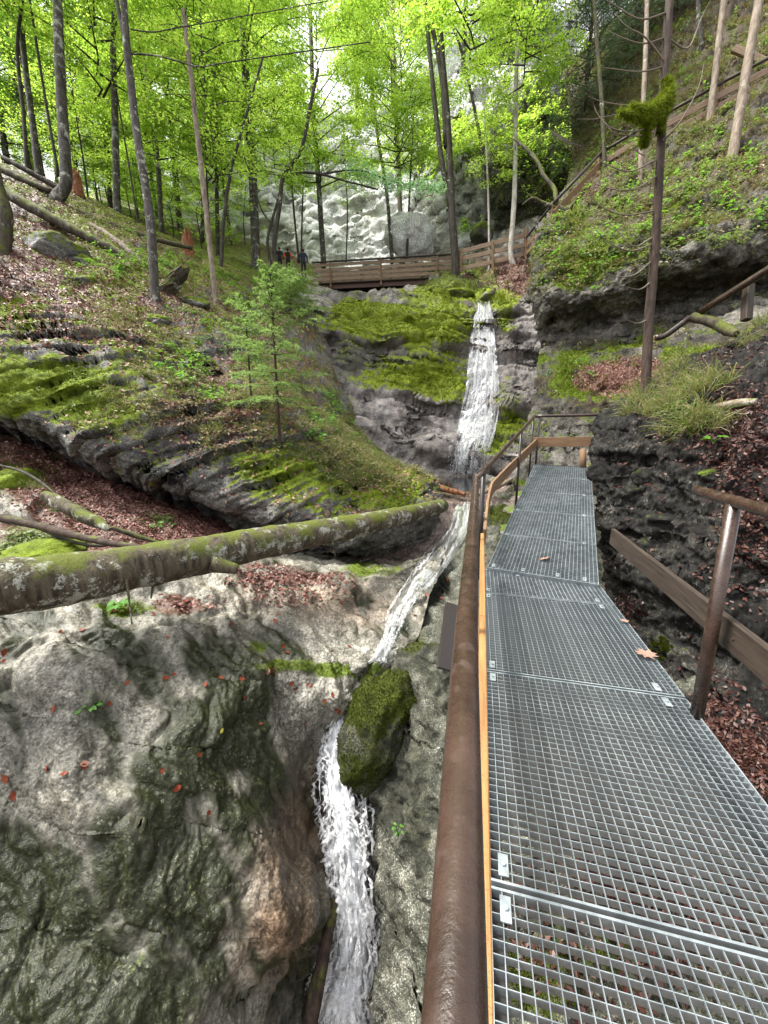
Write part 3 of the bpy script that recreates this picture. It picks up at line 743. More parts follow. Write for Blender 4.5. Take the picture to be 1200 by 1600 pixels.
def board_obj(name, a, b, w, h, mat, parent, up=(0, 0, 1), org=(0, 0, 0), bend=None, label=None):
    """plank with its own grain along its length; optional list of way points"""
    pts = np.array([a] + list(bend or []) + [b], float)
    n = len(pts) if not bend else 16
    C = crv(pts, n) if bend else pts
    T = np.gradient(C, axis=0); T = unit(T)
    up = np.asarray(up, float)
    Sd = unit(np.cross(T, up)); U = np.cross(Sd, T)
    e = min(w, h) * .12
    prof = [(-w/2+e,-h/2),(w/2-e,-h/2),(w/2,-h/2+e),(w/2,h/2-e),(w/2-e,h/2),(-w/2+e,h/2),(-w/2,h/2-e),(-w/2,-h/2+e)]
    V, UV = [], []
    L = np.concatenate([[0], np.cumsum(np.linalg.norm(np.diff(C, axis=0), axis=1))])
    acc = 0; accs = []
    for q in range(8):
        accs.append(acc); acc += math.dist(prof[q], prof[(q + 1) % 8])
    s0 = random.random() * 9
    for i in range(n):
        for q, (x, y) in enumerate(prof):
            V.append(C[i] + Sd[i] * x + U[i] * y - np.asarray(org)); UV.append((L[i] + s0, accs[q] + s0))
    F = []
    for i in range(n - 1):
        for q in range(8):
            r = (q + 1) % 8
            F.append((i * 8 + q, i * 8 + r, (i + 1) * 8 + r, (i + 1) * 8 + q))
    me = bpy.data.meshes.new(name)
    F += [tuple(range(7, -1, -1)), tuple(range((n - 1) * 8, n * 8))]
    me.from_pydata([tuple(v) for v in V], [], F)
    uvl = me.uv_layers.new(name='UVMap')
    li = np.empty(len(me.loops), np.int32); me.loops.foreach_get('vertex_index', li)
    uvl.data.foreach_set('uv', np.array(UV, np.float32)[li].ravel())
    me.materials.append(mat)
    return obj(name, me, parent, label=label)

def pipe_obj(name, pts, r, mat, parent, n=None, sides=20, org=(0, 0, 0), label=None, rough=0.0):
    mb = MB(org)
    add_tube(mb, pts, [r, r] if np.isscalar(r) else r, n=n, sides=sides, rough=rough)
    return mb.build(name, mat, parent, True, label=label)

# ================================================================ WALKWAY
HD = rad(13.6)
dn = np.array([math.sin(HD), math.cos(HD), 0.0]); rn = np.array([math.cos(HD), -math.sin(HD), 0.0])
L0 = np.array([.358, .992, 0.0])                       # a joint on the near left edge
WID = 1.10
walk = empty('grating_walkway', (0, 0, 0), 'galvanised steel grating walkway running up the right side of the stream', 'walkway')

def panel(origin, ud, ur, length, width, name, single, skew=0.0, first_cut=0.0):
    """one grating panel: edge frame, deep cross bars, thin long bars"""
    un = np.cross(ur, ud)
    mb = MB()
    o = np.asarray(origin, float)
    H = .033
    g = .012
    A = o + ud * g; Lf = length - 2 * g
    for q in (0, Lf):                                  # edge flats across
        mb.add(*beam(A + ud * q, A + ud * q + ur * width, .004 + .004, H + .004, un))
    for q in (0, width):
        mb.add(*beam(A + ur * q, A + ur * q + ud * Lf, .005, H, un))
    pan = mb.build('grating_panel', GALV, walk)
    rest = MB()
    nc = int(Lf / .0333); nl = int(width / .0365)
    if single:
        m1 = MB(); m1.add(*beam((0, 0, 0), ur * width, .0024, H - .004, un)); me1 = mesh_np('cross_bar', m1.v[0], m1.f4[0], GALV, False)
        m2 = MB(); m2.add(*beam((0, 0, 0), ud * Lf, .0027, .009, un)); me2 = mesh_np('long_bar', m2.v[0], m2.f4[0], GALV, False)
    for i in range(1, nc):
        p = A + ud * (Lf * i / nc)
        if single: obj('cross_bar', me1, pan, loc=p)
        else: rest.add(*beam(p, p + ur * width, .0032, H - .004, un))
    for i in range(1, nl):
        p = A + ur * (width * i / nl) + un * .0115
        if single: obj('long_bar', me2, pan, loc=p)
        else: rest.add(*beam(p, p + ud * Lf, .0036, .009, un))
    if not single:
        r = rest.build('bars', GALV, pan); r['kind'] = 'stuff'
    return pan

def clamp(p, ud, ur):
    un = np.cross(ur, ud)
    mb = MB()
    mb.add(*beam(p - ud * .036, p + ud * .036, .034, .005, un))
    V, F, F3 = tube([p + un * .002, p + un * .010], [.009, .008], sides=8); o = mb.n
    mb.add(V, F); mb.f3.append(F3 + o)
    mb.add(*beam(p - ud * .02 - un * .014, p + ud * .02 - un * .014, .024, .02, un))
    return mb.build('clamp', GALV, walk)

z_up = np.array([0, 0, 1.0])
LEN = 1.195
for k in (-1, 0, 1):
    panel(L0 + dn * LEN * k - z_up * .016, dn, rn, LEN, WID, 'grating_panel', True)
panel(L0 + dn * LEN * 2 - z_up * .016, dn, rn, .62, WID, 'grating_panel', False)
for k in (0, 1, 2):
    for q in (-.065, .065):
        for w_ in (.045, WID - .12):
            clamp(L0 + dn * (LEN * k + q) + rn * w_ + z_up * .003, dn, rn)
# rising far part
FA = np.array([1.10, 3.86, 0.02]); FB = np.array([3.13, 8.02, .71])
fd = unit(FB - FA); fr_ = unit(np.array([fd[1], -fd[0], 0])); WF = 1.04
FL = np.linalg.norm(FB - FA)
for k in range(5):
    panel(FA + fd * FL * k / 5, fd, fr_, FL / 5, WF, 'grating_panel', False)
    un_ = np.cross(fr_, fd)
    for w_ in (.05, WF - .12):
        clamp(FA + fd * (FL * k / 5 + (.07 if k == 0 else 0.0)) + fr_ * w_ + un_ * .02, fd, fr_)
for w_ in (.35, .68):
    clamp(FA + fd * .07 + fr_ * w_ + np.cross(fr_, fd) * .02, fd, fr_)
    clamp(L0 + dn * (LEN * 2 + .52) + rn * w_ + z_up * .003, dn, rn)
# steel beams that carry the deck
mbs = MB()
for w_ in (.02, WID - .03):
    a_ = L0 - dn * 1.6 + rn * w_ - z_up * .10
    mbs.add(*beam(a_, a_ + dn * 4.6, .06, .12))
mbs.build('support_beam', DARKST, walk)
mbs = MB()
for w_ in (.1, WF - .1):
    mbs.add(*beam(FA + fr_ * w_ - z_up * .1, FB + fr_ * w_ - z_up * .1, .06, .12))
mbs.build('support_beam', DARKST, walk)
mb = MB(); mb.add(*beam(FB + fd * .03 - z_up * .03, FB + fd * .03 + fr_ * WF - z_up * .03, .05, .10)); mb.build('end_angle', DARKST, walk)
for a_, w_ in ((-.6, .12), (-.6, .98), (1.8, .12), (1.8, .98), (2.9, .12), (2.9, .98)):
    p = L0 + dn * a_ + rn * w_
    g = drop(p[0], p[1], -.2)
    zb = (g[2] if g is not None else -1.6) - .1
    pipe_obj('support_leg', [p - z_up * .16, np.array([p[0], p[1], zb])], .035, DARKST, walk, sides=10)

# ---- left railing, near
def railp(y, z=1.0): return np.array([.197 + (.242 if y > .834 else .224) * (y - .834), y, z])
rl = empty('handrail_fence', tuple(railp(2.0, 0)), 'brown pipe handrail with orange board edge rising from the bottom of the picture', 'railing')
_o = np.array(rl.location)
pipe_obj('handrail', [railp(-.6), railp(.1), railp(.834), railp(1.6), railp(2.4), railp(3.2), railp(4.02)], .0285, RUST, rl, n=60, sides=28, org=_o)
def brd(y, z=.47): return np.array([.302 + .249 * (y - .959) - .004, y, z])
board_obj('board', brd(-.5, .42), brd(1.9, .42), .032, .17, WOODY, rl, org=_o)
board_obj('board', brd(1.904, .42), brd(3.55, .42), .032, .17, WOODY, rl, org=_o)
for y in (-.3, 1.75, 3.35):
    q = railp(y); q2 = brd(y)
    base = np.array([q[0] + .01, q[1], -.25])
    pipe_obj('post', [base, np.array([q[0], q[1], .985])], .024, RUST, rl, sides=14, org=_o)
    mb = MB(_o); mb.add(*beam(np.array([q[0] - .01, y, -.12]), np.array([q[0] - .01, y, -.12]) + rn * .2, .05, .05)); mb.build('post_bracket', DARKST, rl)
# the big square steel foot seen left of the pipe
mb = MB(_o)
_q = P(697, 1000, 2.95)
mb.add(*beam(P(706, 945, 3.05), P(694, 1046, 2.75), .10, .05, (0, 1, 0)))
mb.build('bracket_plate', DARKST, rl)

# ---- left railing, far
R0 = np.array([.93, 3.82, 1.0]); R1 = P(835, 651, 8.02); R2 = P(943, 648, 7.55)
rf = empty('corner_railing', tuple(FA), 'thin brown railing with tan boards turning the corner at the walkway end', 'railing')
_o = np.array(rf.location)
hd_ = unit(R1 - R0)
pipe_obj('handrail', [R0 - hd_ * .10, R1], .027, RUST, rf, n=14, sides=16, org=_o)
pipe_obj('handrail', [R1 + np.array([0, 0, .01]), R2], .03, RUST, rf, sides=16, n=8, org=_o)
for t, dz in ((.06, -.25), (.62, -.35), (.97, -.30)):
    q = R0 + (R1 - R0) * t
    foot = FA + (FB - FA) * t
    pipe_obj('post', [np.array([q[0], q[1], foot[2] + dz]), q], .026 if t < .1 else .02, DARKST, rf, sides=10, org=_o)
q = R1 + (R2 - R1) * .95
pipe_obj('post', [q - z_up * 1.25, q], .02, DARKST, rf, sides=10, org=_o)
q = R1 + (R2 - R1) * .08
pipe_obj('post', [q - z_up * 1.25, q], .02, DARKST, rf, sides=10, org=_o)
B0 = P(757, 838, 4.05); B1 = P(765, 775, 4.9); B1b = P(782, 748, 5.7); B2 = P(838, 692, 7.9)
board_obj('board', B0, B2, .03, .17, WOODB, rf, org=_o, bend=[B1, B1b])
board_obj('board', P(832, 691, 7.92), P(928, 690, 7.5), .035, .19, WOODB, rf, org=_o)
pipe_obj('wood_post', [P(911, 735, 7.6), P(911, 702, 7.6)], .06, WOODB, rf, sides=6, org=_o)

# ---- right railing
rr = empty('side_railing', (1.69, 1.76, 0), 'dark railing with one wide wooden board on the right edge of the walkway', 'railing')
_o = np.array(rr.location)
def rrp(y, z): return np.array([1.74 + .242 * (y - 2.1), y, z])
pipe_obj('handrail', [rrp(2.12, 1.155), rrp(-.4, 1.155)], .027, RUST, rr, sides=20, n=24, org=_o)
pipe_obj('post', [np.array([1.675, 1.765, -.22]), np.array([1.672, 1.80, 1.14])], .031, RUST, rr, sides=16, org=_o)
board_obj('board', np.array([2.20, 3.56, .47]), np.array([2.20 - .243 * 4.2, 3.56 - 4.2, .47]), .036, .155, WOODD, rr, org=_o)
for y, z in ((1.86, .50), (1.72, .47)):
    c_ = np.array([2.20 - .243 * (3.56 - y), y, z]) - rn * .02
    mb = MB(_o); add_tube(mb, [c_, c_ - rn * .006], [.007, .006], sides=8); mb.build('bolt', RUST, rr)

# ---- upper right railing: sloping dark pipe on a wooden post
ur = empty('upper_railing', tuple(P(1165, 470, 6.4)), 'sloping dark pipe handrail on a short wooden post in the upper right', 'railing')
_o = np.array(ur.location)
pipe_obj('handrail', [P(1095, 487, 6.6), P(1215, 412, 5.6), P(1300, 360, 5.0)], .055, RUST, ur, n=10, sides=18, org=_o)
pipe_obj('lower_pipe', [P(1024, 528, 7.0), P(1040, 524, 6.95), P(1078, 496, 6.8)], .05, RUST, ur, n=8, sides=16, org=_o)
board_obj('post', P(1166, 500, 6.1), P(1170, 446, 6.1), .12, .12, WOODD, ur, up=(0, 1, 0), org=_o)

# ================================================================ BRIDGE
def solve_d(px, py, z, lo=5, hi=60):
    for _ in range(40):
        m = (lo + hi) / 2
        if P(px, py, m)[2] < z: lo = m
        else: hi = m
    return (lo + hi) / 2
BL = P(488, 411, 24.0); ZT = BL[2]
BR = P(712, 397.5, solve_d(712, 397.5, ZT))
bd = unit((BR - BL) * [1, 1, 0]); bs = np.array([bd[1], -bd[0], 0])         # bs points to the camera side
BLEN = np.linalg.norm((BR - BL)[:2])
br = empty('footbridge', tuple(BL - z_up * 1.3), 'wooden footbridge with plank railing on rusty steel beams above the waterfall', 'bridge')
_o = np.array(br.location)
for side in (0, 1):
    off = -bs * 1.3 * side
    a_, b_ = BL + off, BL + bd * BLEN + off
    board_obj('top_rail', a_ + z_up * .02, b_ + z_up * .02, .15, .06, WOODD, br, org=_o)
    for k in range(4):
        z = -.14 - .27 * k
        if side and k in (1, 3): pass
        nseg = 3 if side == 0 else 2
        for s in range(nseg):
            p0 = a_ + bd * (BLEN * s / nseg + .004) + z_up * z; p1 = a_ + bd * (BLEN * (s + 1) / nseg - .004) + z_up * z
            board_obj('board', p0 - bs * .05, p1 - bs * .05 + z_up * random.uniform(-.012, .012), .035, .165, WOODG, br, org=_o)
    for px in (517, 598, 685) if side == 0 else (510, 560, 610, 660):
        u = (px - 488) / (712 - 488) * BLEN
        p = a_ + bd * u
        board_obj('post', p + z_up * -1.45, p + z_up * .0, .10, .09, WOODB, br, up=tuple(bs), org=_o)
    mb = MB(_o)
    a2, b2 = a_ - z_up * 1.36 - bs * .12, b_ - z_up * 1.36 - bs * .12
    for zz, ww, hh in ((0, .02, .26), (.13, .16, .022), (-.13, .16, .022)):
        mb.add(*beam(a2 + z_up * zz, b2 + z_up * zz, ww, hh))
    mb.build('steel_beam', BEAM, br)
npl = 42
mp, fp = beam((0, 0, 0), -bs * 1.42, BLEN / npl - .012, .045)
mepl = mesh_np('deck_plank', mp, fp, WOODD, False)
for i in range(npl):
    obj('deck_plank', mepl, br, loc=BL + bd * BLEN * (i + .5) / npl - z_up * 1.19 + bs * .06 - _o)

# fence that goes on from the bridge, then the stair rails up the right hand slope
fe = empty('plank_fence', tuple(P(770, 415, 22)), 'tan three-plank fence climbing right of the footbridge behind thin trunks', 'fence')
_o = np.array(fe.location)
for (x0, y0, d0), (x1, y1, d1) in (((716,394,22.2),(826,366,20.6)), ((716,405,22.2),(826,381,20.6)), ((720,420,22.2),(828,396,20.6))):
    board_obj('board', P(x0, y0, d0), P(x1, y1, d1), .05, .22, WOODG, fe, org=_o)
for x, yb, yt, d in ((720,420,390,22.1),(770,414,378,21.4),(822,400,356,20.6)):
    board_obj('post', P(x, yb + 6, d - .08), P(x, yt, d - .08), .11, .11, WOODB, fe, up=(0, 1, 0), org=_o)
st = empty('stair_railing', tuple(P(880, 320, 19.6)), 'long plank stair railing climbing diagonally up the wooded right slope', 'railing')
_o = np.array(st.location)
path = [(822,372,20.6),(866,316,19.6),(940,238,18.2),(1040,178,16.6),(1130,128,15.4),(1260,60,14.2)]
path = [path[0]] + [(x, y, float(proj(hit(x, y + 22)[0])[2]) - .45) for x, y, _ in path[1:]]
for k, dy in enumerate((0, 13, 25)):
    for s in range(len(path) - 1):
        (x0, y0, d0), (x1, y1, d1) = path[s], path[s + 1]
        a_, b_ = P(x0, y0 + dy * 20 / d0, d0), P(x1, y1 + dy * 20 / d1, d1)
        if k == 0: pipe_obj('top_rail', [a_, b_], .055, WOODD, st, sides=8, org=_o)
        else: board_obj('board', a_, b_, .05, .20, WOODB if s < 2 else WOODG, st, org=_o)
for s, (x, y, d) in enumerate(path):
    a_ = P(x, y - 2, d)
    board_obj('post', a_ - z_up * 1.5 + np.array([0, .09, 0]), a_ + np.array([0, .09, 0]), .11, .11, WOODB, st, up=(0, 1, 0), org=_o)
for i in range(26):                                   # treads between the rails
    u = i / 25 * 3.0
    s = min(int(u), 2); f = u - s
    a_ = P(*path[s]) * (1 - f) + P(*path[s + 1]) * f
    b_ = a_ + np.array([0.75, .75, 0]) - z_up * 1.15
    board_obj('tread', a_ - z_up * 1.15 + np.array([.05, .05, 0]), b_, .26, .05, WOODD, st, org=_o)
pl = board_obj('loose_beam', P(1146, 76, 15.2), P(1230, 112, 14.6), .16, .22, WOODG, None)
pl['label'] = 'thick pale squared beam sticking out at the top right behind a trunk'; pl['category'] = 'beam'

# ================================================================ WATER
def water_mat(name, white=.5, su=26, sv=2.2, seed=0, op=.9, fc=.42):
    t = NT(name)
    uv = t.n('TexCoord').outputs['UV']
    v1 = t.n('Mapping', ins={'Vector': uv, 'Scale': (su, sv, 1), 'Location': (seed, seed, seed)}).outputs[0]
    n1 = t.noise(1.0, 6, .7, v1, .5)
    v2 = t.n('Mapping', ins={'Vector': uv, 'Scale': (su * 2.6, sv * 3.6, 1), 'Location': (seed, 2 * seed, seed)}).outputs[0]
    n2 = t.noise(1.0, 4, .7, v2, .8)
    a = t.math('ADD', t.math('MULTIPLY', n1, .6), t.math('MULTIPLY', n2, .4))
    edge = t.attr('edge')
    a = t.math('ADD', a, t.math('MULTIPLY_ADD', edge, .8, -.8))
    f = t.math('MULTIPLY', t.step(a, .50 - white * .3, .80 - white * .2), op)
    foam = t.n('BsdfPrincipled', ins={'Base Color': (fc, fc * 1.03, fc * 1.07, 1), 'Roughness': .4, 'Transmission Weight': .0, 'Subsurface Weight': .0})
    clear = t.n('MixShader', ins={'Fac': t.n('Fresnel', ins={'IOR': 1.33})})
    t.set(clear, 1, t.n('BsdfTransparent', ins={'Color': (.86, .90, .90, 1)})); t.set(clear, 2, t.n('BsdfGlossy', ins={'Roughness': .3, 'Color': (.7, .7, .7, 1)}))
    nb = t.bump(a, .6, .05)
    t.set(foam, 'Normal', nb)
    mx = t.n('MixShader', ins={'Fac': f, 1: clear, 2: foam})
    return t.done(mx)
FALLW = [water_mat('falling_water', .22, 9, .6, 1.7, .5, .30)]
RUNW = [water_mat('running_water', .22, 9, 1.6, 4.4, .5, .40), water_mat('chute_water', .80, 9, 1.8, 6.4, .85, .8)]
FOAM = NT('water_drop').pbr((.55, .57, .6), .3)

def strands(S, n, w0, w1, l0, l1, parent, mat, off0, off1, m=16, center=1.0, drift=.05, vlo=-.1):
    """thin ribbons of water that follow the sheet S"""
    nv, nu = S.shape[:2]
    N = unit(np.cross(np.gradient(S, axis=1), np.gradient(S, axis=0)))
    N = np.where(np.einsum('ijk,ijk->ij', N, EYE - S)[..., None] < 0, -N, N)
    VV, FF = [], []
    for k in range(n):
        u0 = .5 + (RNG.beta(center, center) - .5) * 1.02
        ln = RNG.uniform(l0, l1); v0 = RNG.uniform(vlo, 1.0 - ln * .4)
        v = np.linspace(v0, v0 + ln, m)
        ok = np.clip(v, 0, 1)
        u = np.clip(u0 + drift * np.cumsum(RNG.normal(0, .35, m)) * .5, -.03, 1.03)
        i = ok * (nv - 1.001); i0 = i.astype(int); fi = (i - i0)[:, None]
        j = np.clip(u, 0, 1) * (nu - 1.001); j0 = j.astype(int); fj = (j - j0)[:, None]
        p = (S[i0, j0] * (1 - fj) + S[i0, j0 + 1] * fj) * (1 - fi) + (S[i0 + 1, j0] * (1 - fj) + S[i0 + 1, j0 + 1] * fj) * fi
        nn = N[i0, j0]
        side = S[i0, -1] - S[i0, 0]; side = unit(side)
        p = p + nn * (RNG.uniform(off0, off1) + .25 * (off1 - off0) * RNG.normal(0, 1, (m, 1)))
        w = RNG.uniform(w0, w1) * np.sin(np.linspace(.08, 3.06, m)) * RNG.uniform(.5, 1.2, m)
        V = np.stack([p - side * w[:, None] / 2, p + nn * w[:, None] * .35, p + side * w[:, None] / 2], 1).reshape(-1, 3)
        b = len(VV) * m * 3
        a = np.arange(m - 1)[:, None] * 3 + b
        FF.append(np.concatenate([a + np.array([[0, 1, 4, 3]]), a + np.array([[1, 2, 5, 4]])])); VV.append(V)
    o = obj('strands', mesh_np('strands', np.concatenate(VV), np.concatenate(FF), mat, True), parent); o['kind'] = 'stuff'

def strand_mat(name, c, op):
    t = NT(name)
    n = t.noise(22, 3, .7)
    foam = t.n('BsdfPrincipled', ins={'Base Color': (c, c * 1.0, c * 1.01, 1), 'Roughness': .35})
    tl = t.n('BsdfTranslucent', ins={'Color': (c, c * 1.02, c * 1.05, 1)})
    mx = t.n('MixShader', ins={'Fac': .35, 1: foam, 2: tl})
    return t.done(t.n('MixShader', ins={'Fac': t.math('MULTIPLY', t.step(n, .30, .62), op), 1: t.n('BsdfTransparent'), 2: mx}))
STR1, STR2 = strand_mat('water_strand', .66, .65), strand_mat('foam_strand', .93, .8)

def spray(name, S, n, size, spread, parent, vlo=0.0, vhi=1.0):
    nv, nu = S.shape[:2]
    i = (RNG.uniform(vlo, vhi, n) * (nv - 1)).astype(int); j = RNG.integers(0, nu, n)
    j = np.where(RNG.random(n) < .55, np.where(RNG.random(n) < .5, RNG.integers(0, nu // 6, n), nu - 1 - RNG.integers(0, nu // 6, n)), j)
    p = S[i, j] + (EYE - S[i, j]) / np.linalg.norm(EYE - S[i, j], axis=1)[:, None] * RNG.uniform(.02, spread, (n, 1)) + RNG.normal(0, spread * .35, (n, 3))
    L = size * RNG.uniform(.5, 1.6, (n, 1)); dn_ = unit(np.array([0, 0, -1.0]) + RNG.normal(0, .25, (n, 3)))
    s = unit(np.cross(dn_, rnd_dirs(n))) * L * .22
    V = np.stack([p - s, p + s, p + dn_ * L * 2.2, p - dn_ * L * .5], 1)[:, [3, 1, 2, 0]].reshape(-1, 3)
    F = np.arange(n * 4).reshape(-1, 4)
    o = obj(name, mesh_np(name, V, F, FOAM, True), parent); o['kind'] = 'stuff'

def water_strip(name, line, mats, lift, nu, nv, wob=.03, freq=6.0, bulge=.5, ds=None):
    """line: (pxl, pxr, py) rows laid on the terrain; follows the rock, lifted off it"""
    par = None
    rows = []
    for q_, (xl, xr, y) in enumerate(line):
        if ds:
            rows.append(np.array([P(xl + (xr - xl) * u, y, ds[q_] + .25 * (2 * u - 1) ** 2) for u in np.linspace(0, 1, 7)])); continue
        r = []
        for u in np.linspace(0, 1, 7):
            h, n = hit(xl + (xr - xl) * u, y)
            r.append(np.nan if h is None else float(proj(h)[2]))
        dd = np.array(r)
        if np.all(np.isnan(dd)): continue
        dd = np.where(np.isnan(dd), np.nanmedian(dd), dd); md = np.median(dd)
        r = np.array([P(xl + (xr - xl) * u, y, np.clip(q, md - .35, md + .25)) for u, q in zip(np.linspace(0, 1, 7), dd)])
        rows.append(r)
    G = np.array(rows)
    G[1:-1] = .25 * G[:-2] + .5 * G[1:-1] + .25 * G[2:]
    G[:, 1:-1] = .25 * G[:, :-2] + .5 * G[:, 1:-1] + .25 * G[:, 2:]
    S = _cr(_cr(G, nv).transpose(1, 0, 2), nu).transpose(1, 0, 2)
    objs = []
    for k, m in enumerate(mats):
        toE = unit(EYE - S)
        N = unit(np.cross(np.gradient(S, axis=1), np.gradient(S, axis=0)))
        N = np.where(np.einsum('ijk,ijk->ij', N, toE)[..., None] < 0, -N, N)
        u = np.linspace(-1, 1, nu)[None, :]
        bul = (1 - u ** 2) * bulge * lift
        T = S + N * (lift * (.6 + k * .8) + bul)[..., None]
        fl = T.reshape(-1, 3)
        fl = fl + N.reshape(-1, 3) * (wob * fbm(fl * np.array([freq, freq, freq * .35]) + k * 9, 4) * 2)[:, None]
        i = np.arange(nv - 1)[:, None] * nu; j = np.arange(nu - 1)[None, :]
        F = np.stack([i + j, i + j + 1, i + nu + j + 1, i + nu + j], -1).reshape(-1, 4)
        L = np.concatenate([[0], np.cumsum(np.linalg.norm(np.diff(S[:, nu // 2], axis=0), axis=1))])
        W = np.linalg.norm(S[:, -1] - S[:, 0], axis=1)
        uv = np.stack([(u + 1) / 2 * W.mean() * np.ones((nv, 1)), L[:, None] * np.ones((1, nu))], -1).reshape(-1, 2)
        ed = (1 - np.abs(u) ** 2.4) * np.ones((nv, 1))
        vv = np.linspace(0, 1, nv)[:, None]
        ed = np.minimum(ed, sstep(0, .10, vv) * .8 + .2).reshape(-1)
        o = obj(name, mesh_np(name, fl, F, m, True, {'edge': ed}, uv), None if par is None else par)
        if par is None:
            par = o; o['kind'] = 'structure'
        objs.append(o)
    return par, S

wf, WS = water_strip('waterfall', [(742,764,480),(740,768,492),(736,772,520),(733,776,550),(731,778,585),(726,782,620),(718,779,655),(713,770,690),(710,758,715),(708,748,738)], FALLW, .12, 60, 160, .03, 3)
strands(WS, 380, .03, .11, .08, .34, wf, STR1, .05, .22, center=1.25)
spray('drops', WS, 1500, .018, .2, wf)
spray('drops', WS, 900, .02, .35, wf, .8, 1.0)
st_w, SW = water_strip('stream', [(712,738,792),(706,736,815),(696,732,838),(676,718,862),(654,700,890),(634,672,920),(616,648,950),(604,630,978),(596,622,1000),(587,614,1020),(575,602,1040)], [RUNW[0]], .07, 40, 110, .02, 6)
strands(SW, 95, .015, .06, .06, .28, st_w, STR1, .06, .13, center=1.3)
spray('drops', SW, 500, .010, .05, st_w)
ch_w, CW = water_strip('cascade', [(556,592,1055),(540,575,1082),(522,560,1112),(510,546,1145),(505,540,1180),(503,545,1215),(503,556,1250),(505,568,1285),(508,578,1320),(512,586,1365),(514,590,1415),(512,590,1465),(502,586,1515),(492,580,1565),(480,572,1625),(462,565,1725)],
            [RUNW[1]], .05, 50, 220, .04, 7, .5, [4.85, 4.68, 4.52, 4.4, 4.3, 4.12, 4.0, 3.9, 3.82, 3.75, 3.7, 3.65, 3.6, 3.56, 3.52, 3.46])
strands(CW, 480, .016, .06, .03, .16, ch_w, STR2, .05, .14, m=12, center=1.5, drift=.06)
spray('drops', CW, 1800, .008, .07, ch_w, .3, 1.0)
# pools
t_ = NT('clear_pool_water')
_f = t_.n('MixShader', ins={'Fac': t_.n('Fresnel', ins={'IOR': 1.33, 'Normal': t_.bump(t_.noise(9, 3, .5), .25, .03)})})
t_.set(_f, 1, t_.n('BsdfTransparent', ins={'Color': (.80, .84, .76, 1)})); t_.set(_f, 2, t_.n('BsdfGlossy', ins={'Roughness': .05, 'Normal': t_.bump(t_.noise(9, 3, .5), .25, .03)}))
POOL = t_.done(_f)
t_ = NT('wet_gravel'); _o2 = t_.obj()
_v = t_.n('TexVoronoi', ins={'Vector': _o2, 'Scale': 22.0})
GRAV = t_.pbr(t_.mix(.5, t_.ramp(t_.n('SeparateColor', ins={0: _v.outputs['Color']}).outputs[0], [(0, (.16, .10, .06)), (.5, (.40, .29, .20)), (1, (.62, .55, .45))]), t_.ramp(t_.noise(3), [(.3, .5), (.7, 1.4)]), 'MULTIPLY'), .45, t_.bump(_v.outputs['Distance'], .8, -.03))

def flat(name, pts, mat, dz=0.0, kind='structure', n=40):
    """flat sheet inside a pixel outline at one height"""
    pts = np.array(pts)
    c = pts.mean(0)
    ring = crv(np.concatenate([pts, pts[:1]]), n)[:-1]
    V = [c + z_up * dz] + [p + z_up * dz for p in ring]
    F = [(0, i + 1, (i + 1) % (n - 1) + 1) for i in range(n - 1)]
    return obj(name, mesh_np(name, np.array(V), np.array(F), mat, False), kind=kind)
zp = P(700, 745, 13)[2]
flat('pool', [onz(x, y, zp) for x, y in ((625,752),(680,736),(745,736),(770,748),(740,766),(690,768),(650,762))], POOL)
# ================================================================ FOLIAGE MATERIALS
def leaf_mat(name, cols, trans, tf=.5, rough=.5, spec=.3):
    t = NT(name)
    r = rnd_island(t)
    c = t.ramp(r, [(i / max(1, len(cols) - 1), x) for i, x in enumerate(cols)])
    pb = t.n('BsdfPrincipled'); t.set(pb, 'Base Color', c); t.set(pb, 'Roughness', rough); t.set(pb, 'Specular IOR Level', spec)
    if tf <= 0: return t.done(pb)
    tc = t.ramp(r, [(i / max(1, len(trans) - 1), x) for i, x in enumerate(trans)])
    tl = t.n('BsdfTranslucent', ins={'Color': tc})
    return t.done(t.n('MixShader', ins={'Fac': tf, 1: pb, 2: tl}))
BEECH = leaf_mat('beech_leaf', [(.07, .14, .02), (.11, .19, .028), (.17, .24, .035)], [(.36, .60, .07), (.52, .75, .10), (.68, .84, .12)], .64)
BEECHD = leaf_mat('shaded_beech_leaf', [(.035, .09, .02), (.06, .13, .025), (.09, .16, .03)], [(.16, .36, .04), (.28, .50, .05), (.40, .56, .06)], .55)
PALEL = leaf_mat('pale_whitebeam_leaf', [(.12, .24, .11), (.17, .30, .14)], [(.22, .42, .18), (.30, .5, .2)], .45)
SPRUCE = leaf_mat('spruce_needle', [(.12, .21, .06), (.18, .28, .08), (.25, .34, .11)], [(.26, .42, .10), (.34, .48, .12)], .4)
SPRUCED = leaf_mat('old_spruce_needle', [(.05, .09, .05), (.08, .13, .075), (.13, .18, .11)], [(.12, .18, .09), (.18, .24, .13)], .35)
GRASSM = leaf_mat('pale_grass', [(.05, .085, .015), (.10, .14, .028), (.18, .18, .07), (.22, .18, .10)], [(.14, .22, .03), (.22, .28, .05), (.3, .28, .1), (.3, .24, .12)], .35)
HERBM = leaf_mat('herb_leaf', [(.05, .085, .02), (.10, .145, .04), (.17, .20, .07), (.23, .25, .13), (.13, .15, .035)], [(.14, .22, .04), (.24, .33, .06), (.30, .36, .1), (.30, .33, .16)], .4)
STRAW = leaf_mat('withered_leaf', [(.16, .13, .05), (.26, .22, .10), (.33, .28, .17), (.12, .09, .04)], [(.2, .17, .06), (.3, .25, .1)], .25)
GREENL = leaf_mat('fresh_green_leaf', [(.06, .17, .02), (.10, .24, .03)], [(.2, .45, .04), (.3, .55, .06)], .4)
LITTER = leaf_mat('fallen_beech_leaf', [(.055, .020, .014), (.14, .055, .038), (.21, .092, .066), (.29, .15, .115), (.09, .036, .026), (.38, .24, .19)], None, 0, .5, .4)
